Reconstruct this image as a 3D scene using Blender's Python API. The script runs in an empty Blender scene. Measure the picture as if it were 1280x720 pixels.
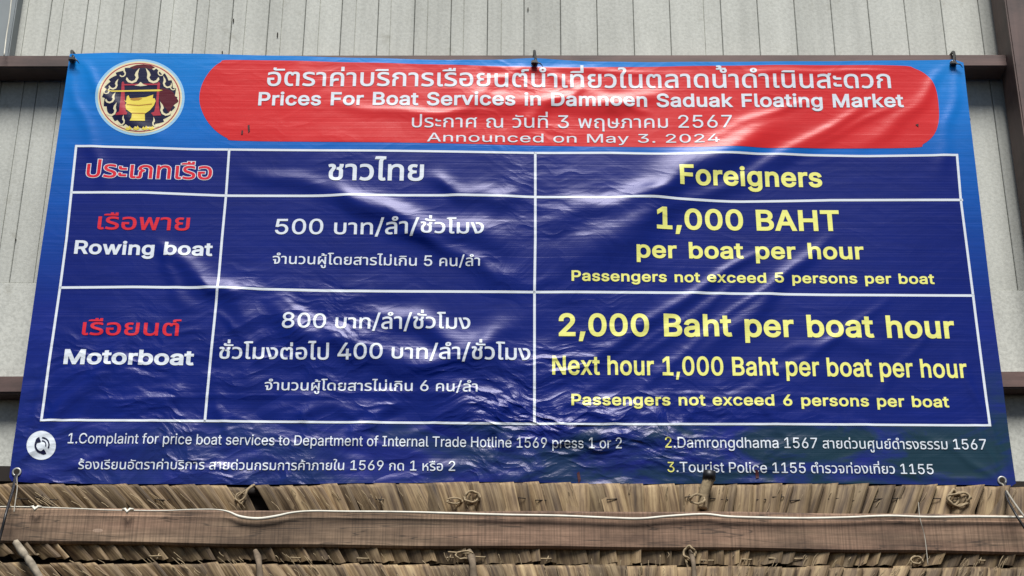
import bpy, bmesh, math, random
import numpy as np
from mathutils import Vector, Matrix
from mathutils.kdtree import KDTree
from mathutils.geometry import delaunay_2d_cdt

SUN_EL_DEG, SUN_AZ_DEG, SUN_ANGLE, SUN_STRENGTH = 57.0, 3.0, 26.0, 5.0
SKY_STRENGTH, EXPOSURE = 0.06, 0.14

# ---------------------------------------------------------------- camera, sky, sun, exposure
scene = bpy.context.scene
COL = scene.collection
ZC = 3.74                                   # height of the banner's centre above the ground
F_PX = 2000.0
CAM = np.array([-0.04006, -4.61091, ZC - 2.13534])
PITCH, ROLL, YAW = 0.4158345, 0.00490089, 0.00655711
_f = np.array([math.sin(YAW) * math.cos(PITCH), math.cos(YAW) * math.cos(PITCH), math.sin(PITCH)])
_r0 = np.array([math.cos(YAW), -math.sin(YAW), 0.0])
_u0 = np.cross(_r0, _f)
_r = _r0 * math.cos(ROLL) + _u0 * math.sin(ROLL)
_u = -_r0 * math.sin(ROLL) + _u0 * math.cos(ROLL)
cam_data = bpy.data.cameras.new('camera')
cam_data.sensor_width = 36.0
cam_data.lens = F_PX / 1280.0 * 36.0
cam_data.clip_start = 0.05
cam_data.clip_end = 500.0
cam = bpy.data.objects.new('camera', cam_data)
COL.objects.link(cam)
M3 = Matrix(((_r[0], _u[0], -_f[0]), (_r[1], _u[1], -_f[1]), (_r[2], _u[2], -_f[2])))
cam.matrix_world = Matrix.Translation(Vector(CAM)) @ M3.to_4x4()
scene.camera = cam

SUN_EL, SUN_AZ = math.radians(SUN_EL_DEG), math.radians(SUN_AZ_DEG)  # azimuth measured from -Y (behind the camera) towards +X
world = bpy.data.worlds.new('World')
scene.world = world
world.use_nodes = True
wn = world.node_tree
sky = wn.nodes.new('ShaderNodeTexSky')
sky.sky_type = 'NISHITA'
sky.sun_disc = False
sky.sun_elevation = SUN_EL
sky.sun_rotation = math.pi - SUN_AZ
sky.dust_density = 1.0
sky.air_density = 0.8
sky.ozone_density = 1.0
wn.links.new(sky.outputs[0], wn.nodes['Background'].inputs[0])
wn.nodes['Background'].inputs[1].default_value = SKY_STRENGTH
sd = bpy.data.lights.new('sun', 'SUN')
sd.energy = SUN_STRENGTH
sd.angle = math.radians(SUN_ANGLE)
sd.color = (1.0, 0.97, 0.93)
sun = bpy.data.objects.new('sun', sd)
COL.objects.link(sun)
sdir = Vector((math.sin(SUN_AZ) * math.cos(SUN_EL), -math.cos(SUN_AZ) * math.cos(SUN_EL), math.sin(SUN_EL)))
sun.rotation_euler = (-sdir).to_track_quat('-Z', 'Y').to_euler()
sun.location = sdir * 12
vs = scene.view_settings
vs.view_transform = 'Standard'
vs.look = 'None'
vs.gamma = 1.0
vs.use_curve_mapping = False
vs.exposure = EXPOSURE
scene.cycles.max_bounces = 6


def at(px, py, y=0.0):
    """Point on the vertical plane at depth y seen at a measured spot of the photograph."""
    d = _r * (px - 640.0) / F_PX - _u * (py - 360.0) / F_PX + _f
    t = (y - CAM[1]) / d[1]
    return CAM + d * t


# ---------------------------------------------------------------- materials
def srgb(r, g, b):
    return tuple(((c / 255) / 12.92 if c / 255 <= 0.04045 else ((c / 255 + 0.055) / 1.055) ** 2.4) for c in (r, g, b)) + (1.0,)


def new_mat(name):
    m = bpy.data.materials.new(name)
    m.use_nodes = True
    return m, m.node_tree, m.node_tree.nodes['Principled BSDF']


def N(nt, typ, **kw):
    n = nt.nodes.new(typ)
    for k, v in kw.items():
        setattr(n, k, v)
    return n


def math_node(nt, op, a, b=None, c=None, clamp=False):
    n = nt.nodes.new('ShaderNodeMath')
    n.operation = op
    n.use_clamp = clamp
    for i, v in enumerate((a, b, c)):
        if v is None:
            continue
        if isinstance(v, (int, float)):
            n.inputs[i].default_value = v
        else:
            nt.links.new(v, n.inputs[i])
    return n.outputs[0]


def mapping(nt, src, scale=(1, 1, 1), loc=(0, 0, 0), rot=(0, 0, 0)):
    mp = nt.nodes.new('ShaderNodeMapping')
    mp.inputs['Scale'].default_value = scale
    mp.inputs['Location'].default_value = loc
    mp.inputs['Rotation'].default_value = rot
    nt.links.new(src, mp.inputs['Vector'])
    return mp.outputs[0]


def noise(nt, vec, scale, detail=4, rough=0.55, dist=0.0):
    n = nt.nodes.new('ShaderNodeTexNoise')
    n.inputs['Scale'].default_value = scale
    n.inputs['Detail'].default_value = detail
    n.inputs['Roughness'].default_value = rough
    n.inputs['Distortion'].default_value = dist
    nt.links.new(vec, n.inputs['Vector'])
    return n.outputs[0]


def ramp(nt, src, stops, interp='LINEAR'):
    r = nt.nodes.new('ShaderNodeValToRGB')
    r.color_ramp.interpolation = interp
    e = r.color_ramp.elements
    while len(e) > 1:
        e.remove(e[-1])
    e[0].position = stops[0][0]
    e[0].color = stops[0][1]
    for p, c in stops[1:]:
        x = e.new(p)
        x.color = c
    nt.links.new(src, r.inputs[0])
    return r.outputs[0]


def mix(nt, fac, a, b, mode='MIX'):
    m = nt.nodes.new('ShaderNodeMix')
    m.data_type = 'RGBA'
    m.blend_type = mode
    for idx, v in ((0, fac), (6, a), (7, b)):
        if isinstance(v, (int, float)):
            m.inputs[idx].default_value = v
        elif isinstance(v, tuple):
            m.inputs[idx].default_value = v
        else:
            nt.links.new(v, m.inputs[idx])
    return m.outputs[2]


def grey(v):
    return (v, v, v, 1.0)


# the relief of the vinyl: weave threads, small creases and crumples, the same on every printed layer
def vinyl_group():
    g = bpy.data.node_groups.new('vinyl relief', 'ShaderNodeTree')
    g.interface.new_socket(name='Normal', in_out='OUTPUT', socket_type='NodeSocketVector')
    g.interface.new_socket(name='Dirt', in_out='OUTPUT', socket_type='NodeSocketFloat')
    out = g.nodes.new('NodeGroupOutput')
    geo = g.nodes.new('ShaderNodeNewGeometry')
    pos = geo.outputs['Position']
    sep = g.nodes.new('ShaderNodeSeparateXYZ')
    g.links.new(pos, sep.inputs[0])
    x, z = sep.outputs[0], sep.outputs[2]
    zz = math_node(g, 'SUBTRACT', z, ZC)
    flat = g.nodes.new('ShaderNodeCombineXYZ')
    g.links.new(x, flat.inputs[0])
    g.links.new(zz, flat.inputs[1])
    v = flat.outputs[0]
    # horizontal threads of the backing, irregular
    w1 = noise(g, mapping(g, v, (0.35, 62, 1)), 1.0, 3, 0.6)
    w2 = noise(g, mapping(g, v, (1.2, 210, 1)), 1.0, 2, 0.5)
    weave = math_node(g, 'ADD', math_node(g, 'MULTIPLY', w1, 0.6), math_node(g, 'MULTIPLY', w2, 0.22))
    # crumples: sharp-ridged cells squeezed along the folding direction
    warp = noise(g, v, 2.2, 3, 0.5)
    vw = g.nodes.new('ShaderNodeVectorMath')
    vw.operation = 'SCALE'
    cw = g.nodes.new('ShaderNodeCombineXYZ')
    g.links.new(warp, cw.inputs[0])
    g.links.new(warp, cw.inputs[1])
    g.links.new(cw.outputs[0], vw.inputs[0])
    vw.inputs['Scale'].default_value = 0.35
    va = g.nodes.new('ShaderNodeVectorMath')
    va.operation = 'ADD'
    g.links.new(v, va.inputs[0])
    g.links.new(vw.outputs[0], va.inputs[1])
    wv = va.outputs[0]

    def ridge(vec, sc, d=2, r=0.5):
        n = noise(g, vec, sc, d, r)
        a = math_node(g, 'ABSOLUTE', math_node(g, 'SUBTRACT', n, 0.5))
        return math_node(g, 'SUBTRACT', 1.0, math_node(g, 'MULTIPLY', a, 3.2), clamp=True)
    r1 = ridge(mapping(g, wv, (1, 2.0, 1), rot=(0, 0, math.radians(-38))), 4.2)
    r2 = ridge(mapping(g, wv, (1, 2.2, 1), rot=(0, 0, math.radians(35)), loc=(3, 1, 0)), 7.5)
    r3 = ridge(mapping(g, wv, (1, 1.3, 1), loc=(7, 2, 0)), 22.0, 3, 0.6)
    # where the sheet is crumpled most: low and along the middle
    low = math_node(g, 'MULTIPLY', math_node(g, 'SUBTRACT', 0.0, zz), 1.7, clamp=True)
    patch = noise(g, mapping(g, v, (1.0, 1.6, 1), loc=(4.3, 1.7, 0)), 1.9, 2, 0.5)
    patch = math_node(g, 'MULTIPLY', math_node(g, 'SUBTRACT', patch, 0.40), 5.0, clamp=True)
    side = math_node(g, 'MULTIPLY_ADD', math_node(g, 'ABSOLUTE', math_node(g, 'ADD', x, 0.50)), -0.85, 1.30, clamp=True)
    patch = math_node(g, 'MULTIPLY', patch, side)
    mask = math_node(g, 'ADD', 0.10, math_node(g, 'MULTIPLY', math_node(g, 'MULTIPLY', low, patch), 1.5))
    low2 = math_node(g, 'MULTIPLY', math_node(g, 'SUBTRACT', -0.33, zz), 4.0, clamp=True)
    side2 = math_node(g, 'MULTIPLY_ADD', math_node(g, 'ABSOLUTE', math_node(g, 'ADD', x, 0.25)), -0.8, 1.35, clamp=True)
    p2 = noise(g, mapping(g, v, (1.0, 2.2, 1), loc=(1.3, 5.7, 0)), 3.2, 2, 0.5)
    p2 = math_node(g, 'MULTIPLY', math_node(g, 'SUBTRACT', p2, 0.38), 5.0, clamp=True)
    mask = math_node(g, 'ADD', mask, math_node(g, 'MULTIPLY', math_node(g, 'MULTIPLY', low2, side2), math_node(g, 'MULTIPLY', p2, 0.85)))
    mid = math_node(g, 'MULTIPLY', math_node(g, 'SUBTRACT', 1.0, math_node(g, 'ABSOLUTE', math_node(g, 'MULTIPLY', x, 0.95))), 1.0, clamp=True)
    mask = math_node(g, 'ADD', mask, math_node(g, 'MULTIPLY', math_node(g, 'MULTIPLY', mid, patch), 0.42))
    cr = math_node(g, 'ADD', math_node(g, 'MULTIPLY', r1, 0.0060), math_node(g, 'MULTIPLY', r2, 0.0024))
    cr = math_node(g, 'ADD', cr, math_node(g, 'MULTIPLY', r3, 0.0006))
    h = math_node(g, 'ADD', math_node(g, 'MULTIPLY', cr, mask), math_node(g, 'MULTIPLY', weave, 0.0010))
    b = g.nodes.new('ShaderNodeBump')
    b.inputs['Strength'].default_value = 1.0
    b.inputs['Distance'].default_value = 1.0
    g.links.new(h, b.inputs['Height'])
    g.links.new(b.outputs[0], out.inputs['Normal'])
    # faint grime and streaks on the print
    d = noise(g, mapping(g, v, (1.5, 22, 1)), 2.0, 5, 0.7)
    d2 = noise(g, v, 3.0, 4, 0.6)
    g.links.new(math_node(g, 'MULTIPLY', math_node(g, 'ADD', d, d2), 0.5), out.inputs['Dirt'])
    return g


VG = vinyl_group()


def vinyl(name, color=None, gradient=None, rough=0.31, dirt=0.42, extra=None, sheen=None):
    m, nt, p = new_mat(name)
    gr = nt.nodes.new('ShaderNodeGroup')
    gr.node_tree = VG
    if gradient:
        geo = nt.nodes.new('ShaderNodeNewGeometry')
        sep = nt.nodes.new('ShaderNodeSeparateXYZ')
        nt.links.new(geo.outputs['Position'], sep.inputs[0])
        t = math_node(nt, 'MULTIPLY_ADD', sep.outputs[2], 1 / 1.52, 0.5 - ZC / 1.52)
        c = ramp(nt, t, gradient)
        if extra:
            c = extra(nt, c, geo.outputs['Position'], t)
    else:
        c = color
    k = math_node(nt, 'MULTIPLY_ADD', gr.outputs['Dirt'], dirt * 2, 1.0 - dirt)
    comb = nt.nodes.new('ShaderNodeCombineColor')
    for i in range(3):
        nt.links.new(k, comb.inputs[i])
    nt.links.new(mix(nt, 1.0, c, comb.outputs[0], 'MULTIPLY'), p.inputs['Base Color'])
    p.inputs['Roughness'].default_value = rough
    p.inputs['Specular IOR Level'].default_value = 0.32
    if sheen:
        p.inputs['Specular Tint'].default_value = sheen
    nt.links.new(gr.outputs['Normal'], p.inputs['Normal'])
    return m


def sheet_extra(nt, c, pos, t):
    # the dark greenish picture printed faintly under the lower margin
    n = noise(nt, mapping(nt, pos, (1.0, 1.0, 2.4)), 3.4, 5, 0.6, 0.6)
    low = math_node(nt, 'MULTIPLY', math_node(nt, 'SUBTRACT', 1.0, math_node(nt, 'MULTIPLY', t, 3.0), clamp=True), 1.5, clamp=True)
    sepx = nt.nodes.new('ShaderNodeSeparateXYZ')
    nt.links.new(pos, sepx.inputs[0])
    right = math_node(nt, 'MULTIPLY_ADD', sepx.outputs[0], 0.35, 0.65, clamp=True)
    f = math_node(nt, 'MULTIPLY', math_node(nt, 'MULTIPLY', math_node(nt, 'SUBTRACT', n, 0.40), 6.0, clamp=True), math_node(nt, 'MULTIPLY', low, right))
    return mix(nt, f, c, srgb(20, 50, 62))


MAT = {}
MAT['sheet'] = vinyl('printed vinyl, blue fade', gradient=[
    (0.0, srgb(24, 36, 112)), (0.16, srgb(14, 32, 112)), (0.38, srgb(10, 34, 118)), (0.55, srgb(6, 62, 146)), (0.72, srgb(4, 88, 172)), (0.88, srgb(5, 112, 194)), (1.0, srgb(12, 124, 202))], extra=sheet_extra, sheen=(0.84, 0.80, 1.0, 1.0))
MAT['navy'] = vinyl('printed vinyl, navy', color=srgb(0, 25, 106), sheen=(0.80, 0.78, 1.0, 1.0))
MAT['red'] = vinyl('printed vinyl, red', color=srgb(202, 36, 38), dirt=0.18)
MAT['white'] = vinyl('printed vinyl, white', color=srgb(212, 220, 228), dirt=0.14)
MAT['yellow'] = vinyl('printed vinyl, pale yellow', color=srgb(230, 230, 128), dirt=0.12)
MAT['redtext'] = vinyl('printed vinyl, red lettering', color=srgb(205, 36, 52), dirt=0.12)
MAT['cream'] = vinyl('printed vinyl, cream', color=srgb(222, 214, 176), dirt=0.12)
MAT['halo'] = vinyl('printed vinyl, pale halo', color=srgb(150, 196, 226), dirt=0.1)
MAT['gold'] = vinyl('printed vinyl, gold', color=srgb(226, 206, 84), dirt=0.15)
MAT['golddark'] = vinyl('printed vinyl, dark gold', color=srgb(176, 128, 50), dirt=0.15)
MAT['ink'] = vinyl('printed vinyl, midnight blue', color=srgb(12, 14, 52), dirt=0.1)
MAT['maroon'] = vinyl('printed vinyl, maroon', color=srgb(84, 14, 30), dirt=0.15)
MAT['rose'] = vinyl('printed vinyl, rose red', color=srgb(170, 52, 66), dirt=0.15)
MAT['grime'] = vinyl('dark stain on vinyl', color=srgb(60, 14, 22), rough=0.6)


def wood(name, c1, c2, axis='x', rough=0.75, saw=True, grain_scale=1.0, bump=0.35):
    m, nt, p = new_mat(name)
    tc = nt.nodes.new('ShaderNodeTexCoord')
    o = tc.outputs['Object']
    sc = {'x': (1.2, 14, 14), 'z': (14, 14, 1.2)}[axis]
    fs = {'x': (3, 120, 120), 'z': (120, 120, 3)}[axis]
    g1 = noise(nt, mapping(nt, o, sc), 1.6 * grain_scale, 5, 0.6, 1.2)
    g2 = noise(nt, mapping(nt, o, fs), 1.0, 3, 0.6)
    big = noise(nt, o, 2.3, 4, 0.6)
    f = math_node(nt, 'ADD', math_node(nt, 'MULTIPLY', g1, 0.55), math_node(nt, 'ADD', math_node(nt, 'MULTIPLY', g2, 0.25), math_node(nt, 'MULTIPLY', big, 0.3)))
    c = ramp(nt, f, [(0.36, c1), (0.68, c2)])
    if saw:
        s = noise(nt, mapping(nt, o, {'x': (150, 1.5, 4), 'z': (4, 1.5, 150)}[axis]), 1.0, 2, 0.5)
        c = mix(nt, 0.45, c, ramp(nt, s, [(0.38, grey(0.30)), (0.56, grey(1.1))]), 'MULTIPLY')
    stain = noise(nt, mapping(nt, o, (2.0, 2, 5), loc=(5, 2, 1)), 2.0, 5, 0.65)
    c = mix(nt, ramp(nt, stain, [(0.46, grey(0)), (0.7, grey(0.7))]), c, (c1[0] * 0.4, c1[1] * 0.4, c1[2] * 0.4, 1))
    ck = noise(nt, mapping(nt, o, {'x': (1.1, 20, 20), 'z': (20, 20, 1.1)}[axis], loc=(2, 7, 3)), 1.0, 4, 0.55, 0.4)
    ck = math_node(nt, 'ABSOLUTE', math_node(nt, 'SUBTRACT', ck, 0.5))
    if saw:
        hue = noise(nt, mapping(nt, o, (0.9, 3, 9), loc=(1, 1, 1)), 1.4, 3, 0.5)
        c = mix(nt, ramp(nt, hue, [(0.42, grey(0)), (0.60, grey(0.75))]), c, mix(nt, 1.0, c, (0.92, 1.04, 1.0, 1), 'MULTIPLY'))
        c = mix(nt, ramp(nt, ck, [(0.0, grey(0.75)), (0.012, grey(0.0))]), c, (0.02, 0.014, 0.01, 1))
    nt.links.new(c, p.inputs['Base Color'])
    p.inputs['Roughness'].default_value = rough
    b = nt.nodes.new('ShaderNodeBump')
    b.inputs['Strength'].default_value = bump
    b.inputs['Distance'].default_value = 0.004
    nt.links.new(f, b.inputs['Height'])
    nt.links.new(b.outputs[0], p.inputs['Normal'])
    return m


def wall_mat(name, base, dark, speck=0.25, streak=True):
    m, nt, p = new_mat(name)
    geo = nt.nodes.new('ShaderNodeNewGeometry')
    o = geo.outputs['Position']
    oi = nt.nodes.new('ShaderNodeObjectInfo')
    n1 = noise(nt, mapping(nt, o, (1, 1, 0.6)), 4.0, 6, 0.65)
    c = mix(nt, ramp(nt, n1, [(0.35, grey(0.0)), (0.75, grey(0.6))]), base, dark)
    if streak:
        n2 = noise(nt, mapping(nt, o, (26, 1, 0.7)), 1.0, 4, 0.6)
        c = mix(nt, 0.45, c, ramp(nt, n2, [(0.3, grey(0.72)), (0.6, grey(1.0))]), 'MULTIPLY')
    n3 = noise(nt, o, 90.0, 3, 0.7)
    c = mix(nt, speck, c, ramp(nt, n3, [(0.35, grey(0.45)), (0.6, grey(1.15))]), 'MULTIPLY')
    n4 = noise(nt, mapping(nt, o, (1, 1, 1), loc=(9, 2, 4)), 11.0, 5, 0.7)
    c = mix(nt, ramp(nt, n4, [(0.60, grey(0)), (0.72, grey(0.5))]), c, (dark[0] * 0.75, dark[1] * 0.72, dark[2] * 0.65, 1))
    r = math_node(nt, 'MULTIPLY_ADD', oi.outputs['Random'], 0.17, 0.86)
    cc = nt.nodes.new('ShaderNodeCombineColor')
    for i in range(3):
        nt.links.new(r, cc.inputs[i])
    c = mix(nt, 1.0, c, cc.outputs[0], 'MULTIPLY')
    nt.links.new(c, p.inputs['Base Color'])
    p.inputs['Roughness'].default_value = 0.7
    p.inputs['Specular IOR Level'].default_value = 0.25
    b = nt.nodes.new('ShaderNodeBump')
    b.inputs['Strength'].default_value = 0.25
    b.inputs['Distance'].default_value = 0.003
    nt.links.new(n3, b.inputs['Height'])
    nt.links.new(b.outputs[0], p.inputs['Normal'])
    return m


MAT['board'] = wall_mat('weathered fibre cement siding', srgb(197, 199, 191), srgb(168, 170, 162))
MAT['panel'] = wall_mat('speckled fibre cement sheet', srgb(200, 202, 194), srgb(172, 174, 167), 0.32, False)
MAT['steel'] = wood('rust brown painted steel', srgb(66, 48, 44), srgb(104, 80, 74), 'x', 0.6, False, 1.0, 0.15)
MAT['post'] = wood('rust brown painted steel upright', srgb(62, 46, 42), srgb(92, 70, 64), 'z', 0.6, False, 1.0, 0.15)
MAT['beam'] = wood('old reddish timber', srgb(88, 66, 52), srgb(156, 126, 104), 'x', 0.85, True, 1.0, 0.8)


def plain(name, col, rough=0.6, metal=0.0, var=0.25, scale=40):
    m, nt, p = new_mat(name)
    tc = nt.nodes.new('ShaderNodeTexCoord')
    n = noise(nt, tc.outputs['Object'], scale, 4, 0.6)
    c = mix(nt, var, col, ramp(nt, n, [(0.3, grey(0.35)), (0.7, grey(1.2))]), 'MULTIPLY')
    nt.links.new(c, p.inputs['Base Color'])
    p.inputs['Roughness'].default_value = rough
    p.inputs['Metallic'].default_value = metal
    return m


MAT['black'] = plain('black nylon', srgb(22, 22, 24), 0.45)
MAT['eyelet'] = plain('dull zinc eyelet', srgb(160, 160, 156), 0.45, 0.6)
MAT['cable'] = plain('dirty white cable sheath', srgb(222, 218, 202), 0.5, 0, 0.35, 25)
MAT['wire'] = plain('grey twine', srgb(150, 146, 134), 0.7)
MAT['rope'] = plain('frayed tan rope', srgb(160, 142, 112), 0.9, 0, 0.6, 120)
MAT['dark'] = plain('near-black brown', srgb(34, 27, 22), 0.9)  # near-black, also painted as the shade behind the thatch leaves
MAT['wallshade'] = plain('wall shade grey', srgb(128, 136, 138), 0.6, 0, 0.25, 6)  # flat grey painted in place of shade on the wall
MAT['palewood'] = plain('bleached split wood', srgb(158, 148, 130), 0.9, 0, 0.8, 50)


def leaf_mat():
    m, nt, p = new_mat('dried palm leaf')
    tc = nt.nodes.new('ShaderNodeTexCoord')
    oi = nt.nodes.new('ShaderNodeObjectInfo')
    uv = nt.nodes.new('ShaderNodeUVMap')
    uv.uv_map = 'UVMap'
    off = nt.nodes.new('ShaderNodeVectorMath')
    off.operation = 'ADD'
    cb = nt.nodes.new('ShaderNodeCombineXYZ')
    nt.links.new(math_node(nt, 'MULTIPLY', oi.outputs['Random'], 50.0), cb.inputs[2])
    nt.links.new(uv.outputs[0], off.inputs[0])
    nt.links.new(cb.outputs[0], off.inputs[1])
    v = off.outputs[0]
    fib = noise(nt, mapping(nt, v, (7, 0.5, 1)), 1.0, 3, 0.6)
    blot = noise(nt, mapping(nt, v, (1.6, 1.2, 1)), 1.6, 4, 0.6)
    t = math_node(nt, 'ADD', math_node(nt, 'MULTIPLY', fib, 0.5), math_node(nt, 'MULTIPLY', blot, 0.5))
    c = ramp(nt, t, [(0.32, srgb(54, 40, 27)), (0.43, srgb(104, 84, 60)), (0.54, srgb(143, 121, 89)), (0.66, srgb(174, 152, 114))])
    k = math_node(nt, 'MULTIPLY_ADD', oi.outputs['Random'], 0.62, 0.46)
    cc = nt.nodes.new('ShaderNodeCombineColor')
    for i in range(3):
        nt.links.new(k, cc.inputs[i])
    c = mix(nt, 1.0, c, cc.outputs[0], 'MULTIPLY')
    nt.links.new(c, p.inputs['Base Color'])
    p.inputs['Roughness'].default_value = 0.75
    b = nt.nodes.new('ShaderNodeBump')
    b.inputs['Strength'].default_value = 0.8
    b.inputs['Distance'].default_value = 0.003
    nt.links.new(fib, b.inputs['Height'])
    nt.links.new(b.outputs[0], p.inputs['Normal'])
    return m


MAT['leaf'] = leaf_mat()


# ---------------------------------------------------------------- object helpers
def empty(name, loc, label, cat, group=None):
    o = bpy.data.objects.new(name, None)
    o.location = loc
    o.empty_display_size = 0.1
    COL.objects.link(o)
    tag(o, label, cat, group)
    return o


def tag(o, label, cat=None, group=None):
    o['label'] = label
    if cat:
        o['category'] = cat
    if group:
        o['group'] = group
    return o


def link_mesh(name, verts, faces, mat, parent=None, origin=None, smooth=False):
    if origin is None:
        origin = tuple(parent.location) if parent else (0, 0, 0)
    me = bpy.data.meshes.new(name)
    o3 = np.array(origin, float)
    if parent is None:
        me.from_pydata([tuple(np.array(v) - o3) for v in verts], [], faces)
    else:
        pl = parent_world(parent)
        me.from_pydata([tuple(np.array(v) - o3) for v in verts], [], faces)
    me.materials.append(mat)
    if smooth:
        me.polygons.foreach_set('use_smooth', [True] * len(me.polygons))
    me.update()
    ob = bpy.data.objects.new(name, me)
    COL.objects.link(ob)
    if parent:
        ob.parent = parent
        ob.location = Vector(origin) - pl
    else:
        ob.location = origin
    return ob


def parent_world(o):
    v = Vector(o.location)
    while o.parent:
        o = o.parent
        v += Vector(o.location)
    return v


def bm_object(name, bm, mat, parent=None, origin=(0, 0, 0), smooth=False):
    me = bpy.data.meshes.new(name)
    bmesh.ops.recalc_face_normals(bm, faces=bm.faces)
    bm.to_mesh(me)
    bm.free()
    me.materials.append(mat)
    if smooth:
        me.polygons.foreach_set('use_smooth', [True] * len(me.polygons))
    ob = bpy.data.objects.new(name, me)
    COL.objects.link(ob)
    if parent:
        ob.parent = parent
        ob.location = Vector(origin) - parent_world(parent)
    else:
        ob.location = origin
    return ob


def box_bm(sx, sy, sz, bevel=0.002, seg=1):
    bm = bmesh.new()
    bmesh.ops.create_cube(bm, size=1.0)
    bmesh.ops.scale(bm, vec=(sx, sy, sz), verts=bm.verts)
    if bevel:
        bmesh.ops.bevel(bm, geom=list(bm.edges), offset=bevel, segments=seg, affect='EDGES')
    return bm


def box(name, x0, x1, y0, y1, z0, z1, mat, parent=None, bevel=0.002):
    return bm_object(name, box_bm(x1 - x0, y1 - y0, z1 - z0, bevel), mat, parent, ((x0 + x1) / 2, (y0 + y1) / 2, (z0 + z1) / 2))


def catmull(pts, n=6):
    P = [np.array(p, float) for p in pts]
    P = [2 * P[0] - P[1]] + P + [2 * P[-1] - P[-2]]
    out = []
    for i in range(1, len(P) - 2):
        for k in range(n):
            t = k / n
            a, b, c, d = P[i - 1], P[i], P[i + 1], P[i + 2]
            out.append(0.5 * ((2 * b) + (-a + c) * t + (2 * a - 5 * b + 4 * c - d) * t * t + (-a + 3 * b - 3 * c + d) * t ** 3))
    out.append(P[-2])
    return out


def tube(bm, pts, radii, seg=8, cap=True):
    n = len(pts)
    if isinstance(radii, (int, float)):
        radii = [radii] * n
    rings = []
    prev = None
    for i in range(n):
        t = np.array(pts[min(i + 1, n - 1)]) - np.array(pts[max(i - 1, 0)])
        t = t / (np.linalg.norm(t) + 1e-12)
        if prev is None:
            a = np.array([0, 0, 1.0]) if abs(t[2]) < 0.8 else np.array([1.0, 0, 0])
        else:
            a = prev
        u = a - t * np.dot(a, t)
        u /= np.linalg.norm(u) + 1e-12
        prev = u
        w = np.cross(t, u)
        rings.append([bm.verts.new(tuple(np.array(pts[i]) + radii[i] * (math.cos(2 * math.pi * k / seg) * u + math.sin(2 * math.pi * k / seg) * w))) for k in range(seg)])
    for i in range(n - 1):
        for k in range(seg):
            bm.faces.new((rings[i][k], rings[i][(k + 1) % seg], rings[i + 1][(k + 1) % seg], rings[i + 1][k]))
    if cap:
        bm.faces.new(rings[0])
        bm.faces.new(rings[-1][::-1])


def tube_obj(name, pts, radii, mat, parent=None, seg=8, smooth_n=6):
    pts = catmull(pts, smooth_n) if smooth_n else pts
    if not isinstance(radii, (int, float)):
        radii = list(np.interp(np.linspace(0, 1, len(pts)), np.linspace(0, 1, len(radii)), radii))
    org = np.array(pts[0], float)
    bm = bmesh.new()
    tube(bm, [np.array(p) - org for p in pts], radii, seg)
    return bm_object(name, bm, mat, parent, tuple(org), True)


rng = np.random.default_rng(7)
random.seed(7)

# ---------------------------------------------------------------- wall behind the banner
YW = 0.20                                   # face of the wall
wall = empty('clad_wall', (0, YW, ZC - 1.0), 'pale grey weathered siding wall behind the blue banner, grooved above and plain speckled below', 'wall')
z_top = at(640, -90, YW)[2]
z_rail = at(640, 84, YW)[2]
z_join = at(640, 358, YW)[2]
z_low = at(640, 660, YW)[2]


def groove_board(x0, x1, z0, z1, groove=None):
    """One siding board with rounded long edges and, where it has one, a shallow scored line."""
    T = 0.012
    g = 0.0010
    prof = [(x0 + g, T), (x0 + g, 0.002), (x0 + g + 0.002, 0.0)]
    if groove is not None:
        prof += [(groove - 0.0016, 0.0), (groove - 0.0009, 0.0045), (groove + 0.0009, 0.0045), (groove + 0.0016, 0.0)]
    prof += [(x1 - g - 0.002, 0.0), (x1 - g, 0.002), (x1 - g, T)]
    dy = random.uniform(-0.0008, 0.0008)
    V, Fc = [], []
    n = len(prof)
    for z in (z0, z1):
        V += [(x, YW + y + dy, z) for x, y in prof]
    for i in range(n - 1):
        Fc.append((i, i + 1, n + i + 1, n + i))
    Fc.append(tuple(range(n))[::-1])
    Fc.append(tuple(range(n, 2 * n)))
    Fc.append((n - 1, 0, n, 2 * n - 1))
    return link_mesh('board', V, Fc, MAT['board'], wall, origin=((x0 + x1) / 2, YW, (z0 + z1) / 2))


seams = [655 + 45.7 * k for k in range(-16, 5)] + [902, 948, 994.5, 1040.5, 1087, 1133, 1179, 1226, 1272, 1318]
for i in range(len(seams) - 1):
    a, b = at(seams[i], 30, YW)[0], at(seams[i + 1], 30, YW)[0]
    gv = None
    if seams[i] < 630:
        gv = a + (b - a) * (0.37 + random.uniform(-0.03, 0.03))
    elif i == 20:
        gv = a + (b - a) * 0.66
    groove_board(a, b, z_rail, z_top, gv)
xs = [at(48 + 45.7 * k + (0 if k < 13 else 1.0), 100, YW)[0] for k in range(-3, 30)]
for i in range(len(xs) - 1):
    gv = xs[i] + (xs[i + 1] - xs[i]) * 0.63 if i < 6 else None
    groove_board(xs[i], xs[i + 1], z_join, z_rail - 0.002, gv)
# plain lower sheets
px_ = [-2.3, -1.22, 0.0, 1.22, 2.35]
for i in range(4):
    box('panel', px_[i] + 0.0015, px_[i + 1] - 0.0015, YW - 0.003, YW + 0.009, z_low, z_join - 0.002, MAT['panel'], wall, 0.0015)
box('backing_sheet', -2.4, 2.4, YW + 0.014, YW + 0.03, z_low, z_top, MAT['dark'], wall, 0)

for nx_, ny_, ln in ((292, 26, 5), (347, 44, 7), (660, 12, 5), (278, 66, 4), (20, 300, 3), (1212, 150, 4)):
    c = at(nx_, ny_, YW)
    bm = box_bm(0.0035, 0.006, ln * 0.0024, 0.001)
    bm_object('nail', bm, MAT['dark'], wall, (c[0], YW - 0.003, c[2]))

# rails carrying the wall and the banner
YR0, YR1 = 0.100, 0.192


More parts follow.
